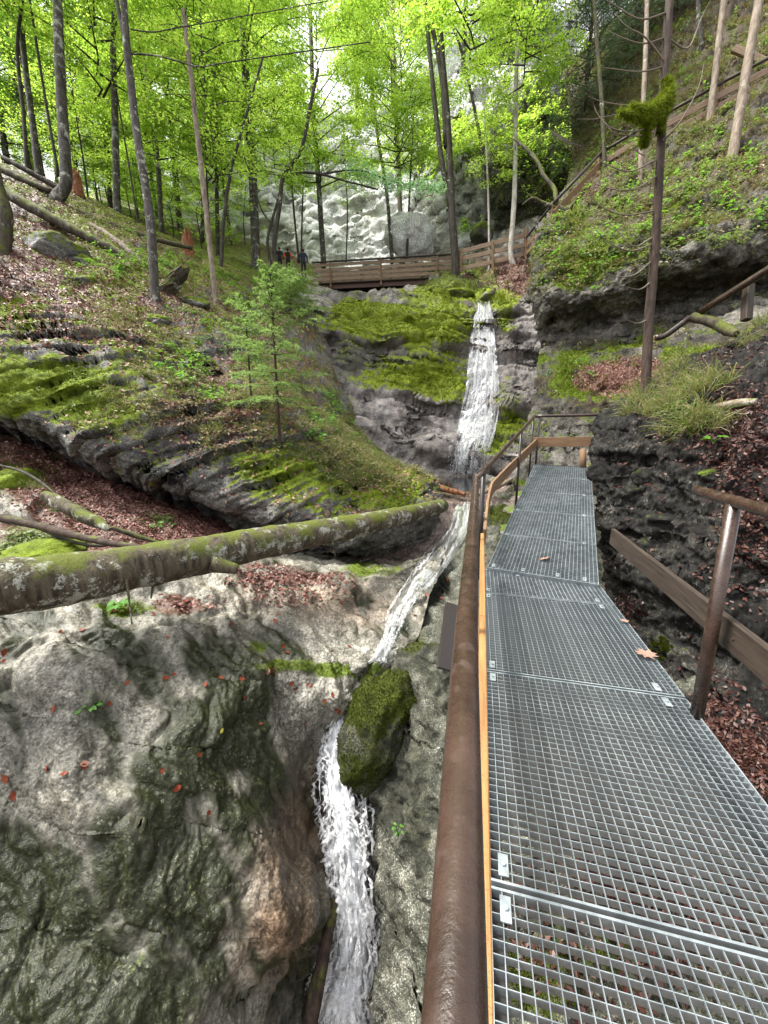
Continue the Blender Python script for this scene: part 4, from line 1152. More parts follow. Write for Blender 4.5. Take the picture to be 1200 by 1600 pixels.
REDLEAF = leaf_mat('orange_red_leaf', [(.20, .03, .014), (.30, .075, .02), (.13, .024, .016), (.07, .018, .014)], None, 0, .5, .2)
LITTERD = leaf_mat('shade_toned_leaf', [(.012, .006, .005), (.045, .016, .012), (.075, .03, .022), (.03, .012, .01), (.14, .075, .058)], None, 0, .45, .3)  # darker litter copy: shade below deck and hill put into the colour
LITTERM = leaf_mat('damp_red_leaf', [(.045, .018, .014), (.13, .05, .04), (.21, .09, .072), (.29, .15, .12), (.085, .033, .026), (.36, .23, .19)], None, 0, .5, .3)
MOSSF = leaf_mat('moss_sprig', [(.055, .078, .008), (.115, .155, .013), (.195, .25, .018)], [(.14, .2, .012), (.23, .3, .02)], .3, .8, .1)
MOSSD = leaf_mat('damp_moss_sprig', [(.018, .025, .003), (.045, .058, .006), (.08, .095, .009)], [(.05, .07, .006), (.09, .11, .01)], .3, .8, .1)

# ================================================================ SCATTER ON THE TERRAIN
def sample(pn_, key, n, thr=.25, far=1.0, wfun=None):
    p = PATCH[pn_]
    V, F, N = p['V'], p['F'], p['N']
    ok = (p['px'] > -120) & (p['px'] < 1320) & (p['py'] > -150) & (p['py'] < 1750)
    w = np.clip(p['at'][key] - thr, 0, 1.0)
    if wfun is not None: w = w * wfun(p)
    w = w * ok * (8.0 / np.clip(p['d'], 2, 60)) ** far
    a = np.linalg.norm(np.cross(V[F[:, 2]] - V[F[:, 0]], V[F[:, 3]] - V[F[:, 1]]), axis=1) / 2
    fw = a * w[F].mean(1)
    if fw.sum() <= 0: return np.zeros((0, 3)), np.zeros((0, 3)), np.zeros(0)
    idx = RNG.choice(len(F), n, p=fw / fw.sum())
    u, v = RNG.random(n)[:, None], RNG.random(n)[:, None]
    q = F[idx]
    pt = (V[q[:, 0]] * (1 - u) + V[q[:, 1]] * u) * (1 - v) + (V[q[:, 3]] * (1 - u) + V[q[:, 2]] * u) * v
    return pt, N[q[:, 0]], p['d'][q[:, 0]]

def leaves_on(name, pts, nor, mat, smin, smax, lift=.012, tilt=.45, aspect=.62, **k):
    n = len(pts)
    if n == 0: return None
    Nn = unit(nor + rnd_dirs(n) * tilt)
    D = np.cross(Nn, rnd_dirs(n))
    L = RNG.uniform(smin, smax, n)
    V, F = leaf_quads(pts + nor * lift * RNG.random((n, 1)) * 2, D, Nn, L, L * aspect, RNG.uniform(-.1, .5, n)[:, None])
    return obj(name, mesh_np(name, V, F, mat, False), **k)

def litter(pn_, n, smin, smax, label, thr=.25, far=.6, mat=None):
    pt, nn, d = sample(pn_, 'litter', n, thr, far)
    o = leaves_on('leaf_litter', pt, nn, mat or LITTER, smin, smax, kind='stuff', label=label, cat='fallen leaves')

litter('left_slope', 105000, .055, .095, 'reddish brown fallen beech leaves covering the left slope')
litter('rock_slab', 22000, .035, .07, 'dark red fallen leaves in the gully behind the big fallen log', .3, .6, LITTERM)
litter('right_slope', 14000, .05, .085, 'fallen leaves on the ground above the walkway end', .3)
litter('right_rock', 9000, .035, .07, 'shade-darkened fallen leaves on the dark rock right of the walkway', .25, .6, LITTERD)
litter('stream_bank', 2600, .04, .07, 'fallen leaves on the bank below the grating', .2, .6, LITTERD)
litter('waterfall_ledge', 9000, .06, .10, 'fallen leaf drift right of the waterfall brink', .3)

def blades(name, pts, nor, nb, lmin, lmax, wid, mat, droop=1.0, spread=.7, **k):
    """arching grass blades, nb for each tuft point"""
    n = len(pts) * nb
    if n == 0: return None
    c = np.repeat(pts, nb, 0) + RNG.normal(0, .025, (n, 3))
    nr = np.repeat(nor, nb, 0)
    up = unit(nr * .6 + np.array([0, 0, .7]))
    d0 = unit(up + rnd_dirs(n) * spread)
    L = RNG.uniform(lmin, lmax, n)[:, None]
    g = np.array([0, 0, -1.0])
    p0 = c - nr * .02
    p1 = p0 + d0 * L * .38
    d1 = unit(d0 + g * .55 * droop); p2 = p1 + d1 * L * .34
    d2 = unit(d1 + g * .9 * droop); p3 = p2 + d2 * L * .30
    s = unit(np.cross(d0, rnd_dirs(n))) * wid * RNG.uniform(.6, 1.3, (n, 1))
    V = np.stack([p0 - s, p0 + s, p1 - s * .9, p1 + s * .9, p2 - s * .6, p2 + s * .6, p3], 1).reshape(-1, 3)
    b = np.arange(n)[:, None] * 7
    Q = np.concatenate([b + np.array([[0, 1, 3, 2]]), b + np.array([[2, 3, 5, 4]])], 1).reshape(-1, 4)
    T = (b + np.array([[4, 5, 6]])).reshape(-1, 3)
    return obj(name, mesh_np(name, V, [Q, T], mat, True), **k)

for pn_, n, nb, l0, l1, w, lab in (('left_slope', 1300, 16, .14, .38, .0035, 'pale drooping grass along the ledge of the left slope'),
                                   ('right_slope', 1900, 13, .18, .42, .0055, 'pale grass hanging on the right slope'),
                                   ('right_rock', 120, 24, .22, .55, .0045, 'long pale grass hanging over the dark rock beside the walkway'),
                                   ('waterfall_ledge', 220, 12, .2, .45, .007, 'grass growing beside the waterfall brink'),
                                   ('background_cliff', 700, 10, .4, 1.1, .018, 'grass hanging from the far cliff'),
                                   ('rock_slab', 40, 14, .10, .28, .003, 'grass in the gully behind the fallen log')):
    pt, nn, d = sample(pn_, 'grass', n, .2, .5)
    blades('grass', pt, nn, nb, l0, l1, w, GRASSM, kind='stuff', label=lab, cat='grass')

def herbs(pn_, n, nl, smin, smax, hgt, mat, label, thr=.3, far=.5, key='herb'):
    pt, nn, d = sample(pn_, key, n, thr, far)
    m = len(pt) * nl
    if m == 0: return
    up = unit(nn * .6 + np.array([0, 0, .8]))
    h = RNG.uniform(.3, 1, (len(pt), 1)) * hgt
    c = np.repeat(pt + up * h, nl, 0)
    L = RNG.uniform(smin, smax, m)
    out = unit(rnd_dirs(m) * np.array([1, 1, .35]))
    c = c + out * L[:, None] * .7 + RNG.normal(0, .02, (m, 3)) - np.repeat(up * h, nl, 0) * RNG.random((m, 1)) * .6
    Nn = unit(np.array([0, 0, 1.0]) + rnd_dirs(m) * .45 + np.repeat(nn, nl, 0) * .4)
    V, F = leaf_quads(c, out - np.array([0, 0, .25]), Nn, L, L * .55, .2)
    obj('undergrowth', mesh_np('undergrowth', V, F, mat, False), kind='stuff', label=label, cat='undergrowth')
herbs('left_slope', 5200, 7, .03, .075, .12, HERBM, 'small green herbs and ferns scattered over the left slope')
herbs('right_slope', 3000, 8, .05, .12, .22, HERBM, 'dense pale green herbs hanging over the right slope', .45)
herbs('right_slope', 4200, 7, .05, .13, .2, STRAW, 'withered straw coloured plants on the right slope', .2, .5, 'grass')
herbs('right_slope', 350, 7, .10, .18, .3, GREENL, 'larger fresh green plants on the right slope', .5)
herbs('left_slope', 700, 6, .07, .14, .2, GREENL, 'larger fresh green plants on the left slope', .5)
herbs('left_slope', 1600, 6, .04, .09, .1, STRAW, 'withered straw coloured plants on the left slope', .2, .5, 'grass')
herbs('waterfall_ledge', 700, 9, .06, .14, .25, HERBM, 'green herbs beside the waterfall brink')
herbs('rock_slab', 260, 8, .03, .08, .12, HERBM, 'green herbs at the left edge behind the fallen log')
herbs('right_rock', 90, 8, .03, .07, .10, HERBM, 'small herbs on the dark rock beside the walkway')
herbs('stream_bank', 120, 7, .04, .08, .1, HERBM, 'small herbs on the stream bank')
herbs('background_cliff', 1500, 12, .14, .30, .8, BEECH, 'bushes growing on the far cliff')

def sprigs(pn_, n, s0, s1, label, thr=.42, far=1.2, mat=None):
    pt, nn, d = sample(pn_, 'moss', n, thr, far)
    m = len(pt)
    if m == 0: return
    dr = unit(nn + rnd_dirs(m) * .75)
    L = RNG.uniform(s0, s1, (m, 1)); s = unit(np.cross(dr, rnd_dirs(m))) * L * .35
    pt = pt - nn * L * .15
    V = np.stack([pt - s, pt + s, pt + dr * L], 1).reshape(-1, 3)
    F = np.arange(m * 3).reshape(-1, 3)
    obj('moss', mesh_np('moss', V, F, mat or MOSSF, False), kind='stuff', label=label, cat='moss')
sprigs('left_slope', 42000, .02, .045, 'yellow green moss cushions on the left rock and slope')
sprigs('waterfall_ledge', 38000, .035, .08, 'bright moss covering the waterfall ledges')
sprigs('right_slope', 26000, .03, .06, 'moss on the right slope')
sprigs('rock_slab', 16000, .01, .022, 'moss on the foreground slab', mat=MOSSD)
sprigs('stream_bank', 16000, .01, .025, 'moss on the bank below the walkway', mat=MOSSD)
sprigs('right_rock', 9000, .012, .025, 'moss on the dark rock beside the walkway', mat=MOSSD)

# ================================================================ TREES
def bark_mat(name, a, b, moss=.3, lich=.2, sc=1.0, ring=False):
    t = NT(name)
    o = t.obj()
    v = t.mapped((9 * sc, 9 * sc, (14 if ring else 1.6) * sc))
    n = t.noise(1.0, 5, .7, v, .4)
    n2 = t.noise(3.2 * sc, 4, .65, o)
    f = t.noise(30 * sc, 3, .7, o)
    c = t.mix(t.step(n, .3, .7), a, b)
    c = t.mix(t.math('MULTIPLY', t.step(t.math('ADD', n2, t.math('MULTIPLY', f, .4)), .86 - lich * .22, .93 - lich * .2), .75), c, (.38, .39, .34))
    up = t.n('SeparateXYZ', ins={0: t.n('NewGeometry').outputs['Normal']}).outputs[2]
    mf = t.step(t.math('ADD', t.math('MULTIPLY', t.noise(2.0 * sc, 4, .7, o), 1.0), t.math('MULTIPLY', up, .18)), .72 - moss * .45, .86 - moss * .35)
    c = t.mix(mf, c, t.mix(f, (.035, .045, .008), (.13, .15, .02)))
    return t.pbr(c, .8, t.bump(t.math('ADD', n, t.math('MULTIPLY', f, .4)), .7, .02), spec=.25)
BARKG = bark_mat('grey_beech_bark', (.022, .019, .016), (.085, .077, .065), .2, .45)
BARKD = bark_mat('dark_wet_bark', (.018, .015, .012), (.06, .05, .04), .15, .1)
BARKT = bark_mat('tan_spruce_bark', (.10, .075, .055), (.27, .22, .17), .05, .2)
BARKW = bark_mat('pale_bark', (.20, .18, .15), (.48, .45, .40), .0, .5)
BARKB = bark_mat('brown_larch_bark', (.018, .012, .009), (.07, .046, .034), .1, -.2, 1.5)
BARKM = bark_mat('mossy_bark', (.02, .017, .012), (.085, .07, .05), .5, .15, 1.4)
LOGM = bark_mat('fallen_log_bark', (.025, .020, .013), (.12, .10, .068), .40, .55, 1.8)
REDW = bark_mat('broken_red_wood', (.10, .035, .015), (.26, .11, .05), .1, .0, 1.3)
TWIG = NT('dead_twig').pbr((.16, .13, .10), .8)

def gz(x, y):
    h = drop(x, y, 45.0)
    zz = -9 + .02 * abs(x)
    if y > 34: zz = -9 + min(1, (y - 34) / 22) * (18 + .045 * (y - 34))
    zz += hill(x, y) + 1.2 * math.sin(x * .11) * math.sin(y * .09)
    return max(zz, h[2]) if h is not None else zz

def beech_parts(seed, H, z0, R, nb, nsub, nleaf, ls, r0=.16, lean=.6, arms=True):
    """trunk, limbs and leaf sprays of one broadleaf tree, base at the origin"""
    rg = np.random.default_rng(seed)
    tr = np.array([[0, 0, -.6], [rg.normal(0, .12), rg.normal(0, .12), H * .3], [rg.normal(0, .3) * lean, rg.normal(0, .3) * lean, H * .65], [rg.normal(0, .5) * lean, rg.normal(0, .5) * lean, H]])
    trunk = MB(); add_tube(trunk, tr, [r0 * 1.25, r0, r0 * .6, .02], n=22, sides=9, rough=.12, freq=1.5)
    axis = crv(tr, 60)
    br = MB(); C, D = [], []
    for i in range(nb):
        u = (i + rg.random()) / nb
        z = z0 + (H - z0) * u
        a0 = axis[int(np.clip((z + .6) / (H + .6) * 59, 0, 59))]
        az = i * 2.399 + rg.normal(0, .4)
        ln = R * (.45 + .75 * math.sin(math.pi * min(1, .18 + u * .82))) * rg.uniform(.65, 1.15)
        el = rg.uniform(.15, .75) * (0.5 + u)
        h = np.array([math.cos(az), math.sin(az), 0])
        pts = np.array([a0, a0 + h * ln * .35 + np.array([0, 0, ln * .35 * math.tan(min(el, 1.1))]), a0 + h * ln * .7 + np.array([0, 0, ln * (.30 * math.tan(min(el, 1.1)) + .10)]), a0 + h * ln + np.array([0, 0, ln * (.32 * math.tan(min(el, 1.1)))])])
        add_tube(br, pts, [max(.018, r0 * .28 * (1.2 - u)), .006], n=8, sides=5, caps=False)
        bc = crv(pts, 20)
        sd = np.array([-h[1], h[0], 0])
        for k in range(nsub):
            f = .25 + .75 * (k + rg.random()) / nsub
            b0 = bc[int(f * 19)]
            sl = ln * .42 * (1.15 - f * .6) * rg.uniform(.6, 1.2)
            dr = unit(h * .75 + sd * (1 if k % 2 else -1) * rg.uniform(.5, 1.2) + np.array([0, 0, rg.normal(.02, .16)]))
            e = b0 + dr * sl + np.array([0, 0, -sl * .12])
            if arms: add_tube(br, [b0, (b0 + e) / 2 + np.array([0, 0, sl * .05]), e], [.009, .003], n=4, sides=4, caps=False)
            m = nleaf
            t = rg.random((m, 1)) ** .8
            c = b0 + (e - b0) * t + rg.normal(0, 1, (m, 3)) * np.array([.20, .20, .07]) * (.5 + sl * .5)
            C.append(c); D.append(unit(dr + rg.normal(0, .7, (m, 3)) * np.array([1, 1, .4])))
    C = np.concatenate(C); D = np.concatenate(D); n = len(C)
    Nn = unit(np.array([0, 0, 1.0]) + rg.normal(0, .38, (n, 3)))
    L = rg.uniform(.7, 1.25, n) * ls
    V, F = leaf_quads(C, D, Nn, L, L * .62, .15)
    return trunk, br, (V, F)

def mk(mb, name, mat, smooth=True):
    return mesh_np(name, np.concatenate(mb.v), [np.concatenate(x) for x in (mb.f4, mb.f3) if x], mat, smooth)

PROTO = []
for sd, H, z0, R, nb, ns, nl, ls in ((11, 22, 4.5, 4.2, 54, 9, 46, .17), (12, 19, 3.0, 3.8, 50, 9, 46, .16), (13, 25, 6.0, 4.6, 56, 9, 46, .18), (14, 16, 1.6, 3.4, 46, 9, 46, .15)):
    tr, br, lf = beech_parts(sd, H, z0, R, nb, ns, nl, ls)
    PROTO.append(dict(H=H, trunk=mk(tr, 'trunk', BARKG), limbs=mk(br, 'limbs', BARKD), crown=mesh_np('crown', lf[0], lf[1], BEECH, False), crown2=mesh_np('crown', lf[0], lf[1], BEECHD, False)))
SAPL = []
for sd, H, z0, R, nb, ns, nl, ls in ((21, 6.5, .7, 1.9, 26, 7, 18, .11), (22, 4.2, .4, 1.6, 20, 7, 18, .10), (23, 8.5, 1.5, 2.2, 28, 7, 18, .11)):
    tr, br, lf = beech_parts(sd, H, z0, R, nb, ns, nl, ls, r0=.05)
    SAPL.append(dict(H=H, trunk=mk(tr, 'trunk', BARKD), limbs=mk(br, 'limbs', BARKD), crown=mesh_np('crown', lf[0], lf[1], BEECH, False), crown2=mesh_np('crown', lf[0], lf[1], BEECHD, False)))

def plant_tree(name, pr, loc, s, rz, label, group=None, cat='tree', dark=False):
    e = empty(name, tuple(loc), label, cat, group)
    e.scale = (s, s, s); e.rotation_euler = (0, 0, rz)
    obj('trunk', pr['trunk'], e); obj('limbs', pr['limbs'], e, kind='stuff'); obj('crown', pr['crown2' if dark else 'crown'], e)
    return e

# the wood behind: distant beeches that nothing tells apart
rg = np.random.default_rng(5)
cnt = 0
spots = []
for k in range(900):
    if len(spots) >= 56: break
    d = rg.uniform(25, 64); px = rg.uniform(-160, 900)
    q = P(px, 380, d)
    x, y = q[0], q[1]
    if any((x - a) ** 2 + (y - b) ** 2 < (3.0 if d < 40 else 4.0) ** 2 for a, b in spots): continue
    if 385 < px < 700 and d < 44: continue
    if px >= 700 and d < 36: continue
    if px < 330 and d < 27: continue
    if 40 < px < 330 and d < 62 and rg.random() < .55: continue
    spots.append((x, y))
    z = gz(x, y)
    plant_tree('beech_tree', PROTO[int(rg.integers(0, 4))], (x, y, z - .2), rg.uniform(.8, 1.2), rg.uniform(0, 6.28),
               'slender beech in the bright green wood far behind the bridge and slope', 'distant beech trees', dark=(px < 250 and rg.random() < .4))
spots2 = []
for k in range(600):
    if len(spots2) >= 70: break
    d = rg.uniform(21, 66); px = rg.uniform(-140, 480)
    q = P(px, 380, d); x, y = q[0], q[1]
    if any((x - a) ** 2 + (y - b) ** 2 < 1.8 ** 2 for a, b in spots2): continue
    if px > 380 and d < 34: continue
    spots2.append((x, y)); z = gz(x, y)
    plant_tree('beech_sapling', SAPL[int(rg.integers(0, 3))], (x, y, z - .1), rg.uniform(.7, 1.2), rg.uniform(0, 6.28),
               'leafy young beech growing in the undergrowth behind the left crest', 'beech saplings behind the crest', dark=rg.random() < .35)

# trees one can point to: trunks traced bottom to top (px, py), base width in px, and what grows on them
def px_tree(name, pts, w, label, mat, d=None, taper=.55, crown=None, cs=1.0, rz=0.0, cat='tree', up_h=4.0, twigs=0, tw_len=1.2, dark=False, sides=10, cz=0.0, fork=None, forks=()):
    b, n = hit(pts[0][0], pts[0][1])
    if d is None:
        d = float(proj(b)[2]) if b is not None else 20.0
    pw = [P(x, y, d) for x, y in pts]
    pw = [pw[0] - np.array([0, 0, .5])] + pw
    v = unit(pw[-1] - pw[-2])
    pw.append(pw[-1] + v * up_h * .5); pw.append(pw[-1] + v * up_h * .5)
    r = w * .72 / 2 / FOC * d
    e = empty(name, tuple(pw[1]), label, cat)
    org = np.array(e.location)
    mb = MB(org)
    k = len(pw)
    rr_ = [r * 1.35] + [r * (1 - (1 - taper) * i / (k - 2)) for i in range(k - 1)]
    add_tube(mb, pw, rr_, n=34, sides=sides, rough=.10, freq=2.2)
    for fk, fw in forks:
        fp = [P(x, y, d + (dd_ if False else 0)) for x, y in fk]
        v2 = unit(fp[-1] - fp[-2]); fp.append(fp[-1] + v2 * up_h)
        add_tube(mb, fp, [fw / 2 / FOC * d, fw / 2 / FOC * d * .6], n=20, sides=8, rough=.08, freq=2.5)
    mb.build('trunk', mat, e, True)
    ax = crv(pw, 60)
    rg = np.random.default_rng(int(pts[0][0] * 7 + pts[0][1]))
    if twigs:
        for i in range(twigs):
            mb = MB(org)
            a0 = ax[int(rg.uniform(14, 52))]
            az = rg.uniform(0, 6.28); ln = tw_len * rg.uniform(.4, 1.2)
            h = np.array([math.cos(az), math.sin(az), 0])
            add_tube(mb, [a0, a0 + h * ln * .5 + np.array([0, 0, ln * rg.uniform(-.1, .35)]), a0 + h * ln + np.array([0, 0, ln * rg.uniform(-.2, .5)])], [.012 * d / 14, .003], n=6, sides=4, caps=False)
            mb.build('branch', BARKD, e, True)
    if crown is not None:
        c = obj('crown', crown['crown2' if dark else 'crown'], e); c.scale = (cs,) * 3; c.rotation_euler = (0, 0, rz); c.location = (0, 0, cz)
        l = obj('crown_limbs', crown['limbs'], e, kind='stuff'); l.scale = (cs,) * 3; l.rotation_euler = (0, 0, rz); l.location = (0, 0, cz)
    return e, d, org

px_tree('beech_tree', [(88,312),(103,285),(99,200),(93,90),(90,0)], 24, 'grey beech with a curved foot on the left crest beside red stump', BARKG, twigs=6, crown=PROTO[2], cs=.9, cz=3, dark=True)
px_tree('beech_tree', [(42,262),(37,180),(27,80),(35,0)], 8, 'thin dark trunk with a bend, leftmost of the crest trees', BARKD, d=17, crown=PROTO[0], cs=.8, rz=2, cz=3, dark=True)
px_tree('beech_tree', [(60,270),(52,200),(40,110),(30,0)], 13, 'grey trunk just left of the curved beech on the crest', BARKG, d=18, twigs=4)
px_tree('beech_tree', [(88,255),(75,180),(62,100),(48,10)], 6, 'thin leaning trunk between the two grey crest beeches', BARKD, d=17)
px_tree('beech_tree', [(183,328),(180,200),(177,90),(179,0)], 14, 'straight grey trunk alone on the crest right of the curved beech', BARKG, d=20, crown=PROTO[1], cs=1.0, cz=2, twigs=5)
px_tree('beech_tree', [(243,468),(233,330),(214,210),(200,90),(193,0)], 19, 'dark leaning forked beech with long bare side branches on the left slope', BARKG, twigs=5, forks=[([(214,205),(204,110),(186,20)], 8), ([(206,84),(250,88),(310,104),(352,98)], 2.4), ([(204,46),(240,50),(285,42)], 1.8)])
px_tree('dead_spruce_trunk', [(337,470),(322,330),(305,180),(288,28)], 12, 'bare pale trunk with broken top on the left slope', BARKT, up_h=.05, taper=.7, twigs=14, tw_len=.8)
px_tree('beech_tree', [(345,435),(350,340),(362,260),(370,232)], 8, 'thin dark trunk leaning right behind the bare pale trunk', BARKD, d=16, crown=SAPL[2], cs=1.0, cz=2.2, twigs=5)
px_tree('beech_tree', [(400,405),(394,250),(384,120),(378,20)], 20, 'thick grey beech trunk left of the white cliff', BARKG, d=24, crown=PROTO[0], cs=.95, rz=1, cz=1, twigs=6)
px_tree('beech_tree', [(252,352),(247,260),(240,190),(232,140)], 10, 'grey trunk behind the leaning forked beech', BARKG, d=24, crown=PROTO[3], cs=.9, cz=2)
px_tree('beech_tree', [(215,345),(205,280),(195,220)], 4, 'very thin stem between the straight trunk and forked beech', BARKD, d=20)
px_tree('beech_tree', [(340,390),(338,240),(335,80),(338,0)], 9, 'slim dark trunk right of the bare pale trunk, reaching the top', BARKD, d=24, crown=PROTO[1], cs=.9, cz=1)
px_tree('beech_tree', [(316,360),(318,200),(314,60),(312,0)], 7, 'slim trunk close behind the bare pale trunk', BARKG, d=26)
e_, d_, o_ = px_tree('beech_tree', [(443,433),(428,395),(437,320),(443,275),(470,235),(484,170)], 11, 'crooked dark beech beside the hikers with arching low branches', BARKD, d=19, up_h=2.0, twigs=10, tw_len=1.6, crown=SAPL[1], cs=.9, cz=3.6, forks=[([(443,278),(470,270),(500,272),(530,280)], 4), ([(432,360),(410,330),(400,300)], 3), ([(424,420),(418,375),(432,320)], 5)])
px_tree('beech_tree', [(505,402),(498,290),(490,180),(486,60)], 12, 'straight trunk at the left end of the footbridge', BARKG, d=27, crown=PROTO[1], cs=.95, rz=.5, cz=1.5, twigs=6)
px_tree('beech_sapling', [(466,398),(460,340),(456,285)], 5, 'thin dark stem just right of the hikers', BARKD, d=27, crown=SAPL[1], cs=1.0, cz=3.5)
px_tree('beech_sapling', [(471,398),(472,340),(474,280)], 4, 'second thin stem right of the hikers, very straight', BARKD, d=28, crown=SAPL[1], cs=1.1, rz=2, cz=3.8)
px_tree('beech_tree', [(612,398),(604,300),(588,200),(575,80)], 8, 'slim trunk leaning left behind the middle of the footbridge', BARKG, d=29, crown=PROTO[2], cs=.8, cz=1)
px_tree('beech_tree', [(628,398),(622,250),(616,110),(612,0)], 11, 'brown straight trunk behind the middle of the footbridge', BARKT, d=30, crown=PROTO[0], cs=.9, rz=3, cz=2, twigs=5)
px_tree('beech_tree', [(636,395),(640,300),(644,230)], 5, 'thin stem right of the brown trunk behind the footbridge', BARKD, d=29, crown=SAPL[2], cs=.9, cz=3)
px_tree('beech_tree', [(541,400),(543,330),(540,270)], 3, 'hair-thin stem in front of the white cliff', BARKD, d=29, crown=SAPL[0], cs=.9, cz=3)
px_tree('twin_trunk_tree', [(712,418),(706,330),(700,200),(690,80),(684,0)], 17, 'dark tall twin trunk at the right end of the footbridge', BARKD, d=22, crown=PROTO[2], cs=.85, rz=1, cz=5, forks=[([(706,330),(690,250),(676,130),(664,0)], 9), ([(697,230),(690,120),(672,30),(660,0)], 8)])
px_tree('beech_tree', [(760,330),(752,230),(735,140),(715,60),(690,15)], 7, 'thin dark trunk bowing left above the plank fence', BARKD, d=24, crown=SAPL[2], cs=1.1, cz=5, twigs=5)
px_tree('birch_tree', [(764,415),(764,360),(762,280),(758,200)], 5, 'thin whitish stem in front of the plank fence', BARKW, d=21.6, crown=SAPL[0], cs=.7, cz=3.5)
px_tree('birch_tree', [(802,415),(798,390),(804,300),(806,150),(810,0)], 12, 'pale straight trunk rising from the red leaves beside the plank fence', BARKW, d=20.5, twigs=6, crown=PROTO[0], cs=.7, rz=2, cz=5)
px_tree('spruce_tree', [(1000,285),(1003,200),(1008,100),(1011,0)], 10, 'tan bare trunk behind the mossy dead tree on the right slope', BARKT, taper=.8)
px_tree('spruce_tree', [(1143,250),(1155,180),(1170,90),(1186,0)], 19, 'thick pale trunk leaning right at the right edge of the slope', BARKT, taper=.8)
px_tree('spruce_tree', [(1109,188),(1118,110),(1131,0)], 13, 'pale trunk by the stair railing, second from the right edge', BARKT, taper=.8)
px_tree('spruce_tree', [(945,270),(940,160),(932,60),(928,0)], 9, 'slim mossy trunk in the shade right of the cliff', BARKM, twigs=6)
px_tree('beech_tree', [(1095,70),(1092,30),(1090,0)], 10, 'grey trunk at the top edge above the stair railing', BARKG)
px_tree('mossy_beech_stump', [(4,392),(8,340),(-6,280)], 30, 'mossy trunk foot cut by the left picture edge', BARKM, up_h=6)
# ================================================================ LOGS, STUMPS, STONES
def log_obj(name, pts, radii, mat, label, n=60, sides=18, rough=.18, freq=4.0, stubs=()):
    pw = np.array([P(*p) for p in pts])
    e = empty(name, tuple(pw.mean(0)), label, 'log')
    org = np.array(e.location)
    mb = MB(org); add_tube(mb, pw, radii, n=n, sides=sides, rough=rough, freq=freq)
    mb.build('trunk', mat, e, True)
    for sp, r in stubs:
        mb = MB(org); add_tube(mb, [P(*q) for q in sp], [r, r * .5], n=6, sides=7, rough=.15, freq=6)
        mb.build('branch_stub', mat, e, True)
    return e
log_obj('fallen_log', [(-420,985,2.35),(-200,953,2.62),(-90,935,2.8),(0,916,2.95),(100,906,3.25),(200,888,3.6),(300,870,4.1),(400,850,4.7),(500,832,5.4),(600,812,6.2),(692,790,7.5)],
        [.25, .24, .232, .222, .216, .212, .208, .20, .185, .165, .13], LOGM, 'thick mossy fallen log with white lichen lying across the left foreground', n=120, sides=30, rough=.07, freq=5,
        stubs=[([(330,880,4.1),(352,886,4.15),(372,890,4.2)], .10), ([(198,905,3.4),(202,940,3.45),(206,975,3.5)], .012), ([(240,905,3.7),(236,935,3.75)], .014), ([(300,868,4.0),(288,850,4.0)], .01), ([(520,848,5.3),(524,870,5.35)], .015), ([(456,826,5.0),(448,812,5.0)], .01)])
log_obj('fallen_log', [(5,300,11.6),(60,330,11.6),(120,362,11.7),(180,393,11.8),(232,424,11.9)], [.16, .15, .14, .12, .09], BARKM, 'long mossy log lying down the upper left slope', sides=12)
log_obj('fallen_log', [(-10,258,13.6),(40,282,13.5),(80,300,13.6)], [.13, .11, .09], BARKM, 'short mossy log at the left edge of the crest', sides=10)
log_obj('fallen_log', [(4,246,14),(45,268,14),(90,294,14.2)], [.08, .09, .08], BARKD, 'dark log behind the short mossy log on the crest', sides=10)
log_obj('fallen_log', [(108,325,14),(170,352,14.4),(235,372,15),(300,388,15.4)], [.11, .13, .10, .07], BARKM, 'mossy log behind the forked beech leading to the broken stump', sides=10)
log_obj('fallen_log', [(130,345,13.2),(165,365,13),(205,395,12.6),(222,410,12.4)], [.07, .10, .10, .07], BARKT, 'bare pale log on the upper left slope below the mossy one', sides=10)
log_obj('rotten_log', [(72,775,5.5),(110,795,5.4),(150,815,5.3),(172,828,5.2)], [.085, .10, .085, .03], LOGM, 'short rotten log with moss on top behind the fallen log', sides=14, rough=.22, freq=7)
log_obj('dead_branch', [(-20,806,4.7),(40,817,4.6),(100,832,4.5),(160,846,4.35),(222,856,4.2)], [.05, .05, .047, .04, .03], BARKB, 'brown dead branch just behind the left part of the fallen log', sides=10)
log_obj('dead_branch', [(40,815,4.75),(90,838,4.6),(140,852,4.5),(190,850,4.5)], [.018, .02, .02, .01], BARKD, 'thin dark twig under the brown dead branch', sides=6)
log_obj('dead_branch', [(-10,725,6.4),(30,735,6.2),(62,752,6.0),(90,775,5.8)], [.02, .022, .02, .012], BARKD, 'thin dark stick in the leaf gully at the left edge', sides=6)
log_obj('dead_branch', [(176,825,5.2),(215,838,5.3),(262,852,5.4)], [.035, .035, .02], BARKM, 'mossy stick running down to the fallen log', sides=7)
log_obj('dead_branch', [(524,1405,3.7),(510,1470,3.5),(496,1540,3.3),(480,1620,3.1)], [.05, .055, .06, .065], BARKB, 'dark wet pole leaning in the cleft beside the white chute', sides=12)
log_obj('dead_branch', [(655,752,10.4),(690,763,10),(727,772,9.6)], [.06, .09, .05], REDW, 'orange rotten spruce branch with twig stubs below the waterfall', sides=9, rough=.2,
        stubs=[([(672+7*i,757+2*i,10.2-.1*i),(670+8*i,744+2*i,10.2-.1*i)], .012) for i in range(7)])
log_obj('dead_branch', [(740,775,8.6),(775,762,9.4),(800,748,10.4)], [.05, .06, .05], BARKT, 'pale log lying in the stream behind the railing', sides=8)
log_obj('dead_branch', [(1082,495,6.75),(1110,503,6.5),(1135,515,6.3),(1150,522,6.1)], [.07, .085, .08, .05], BARKM, 'mossy rotten log under the upper pipe railing', sides=12)
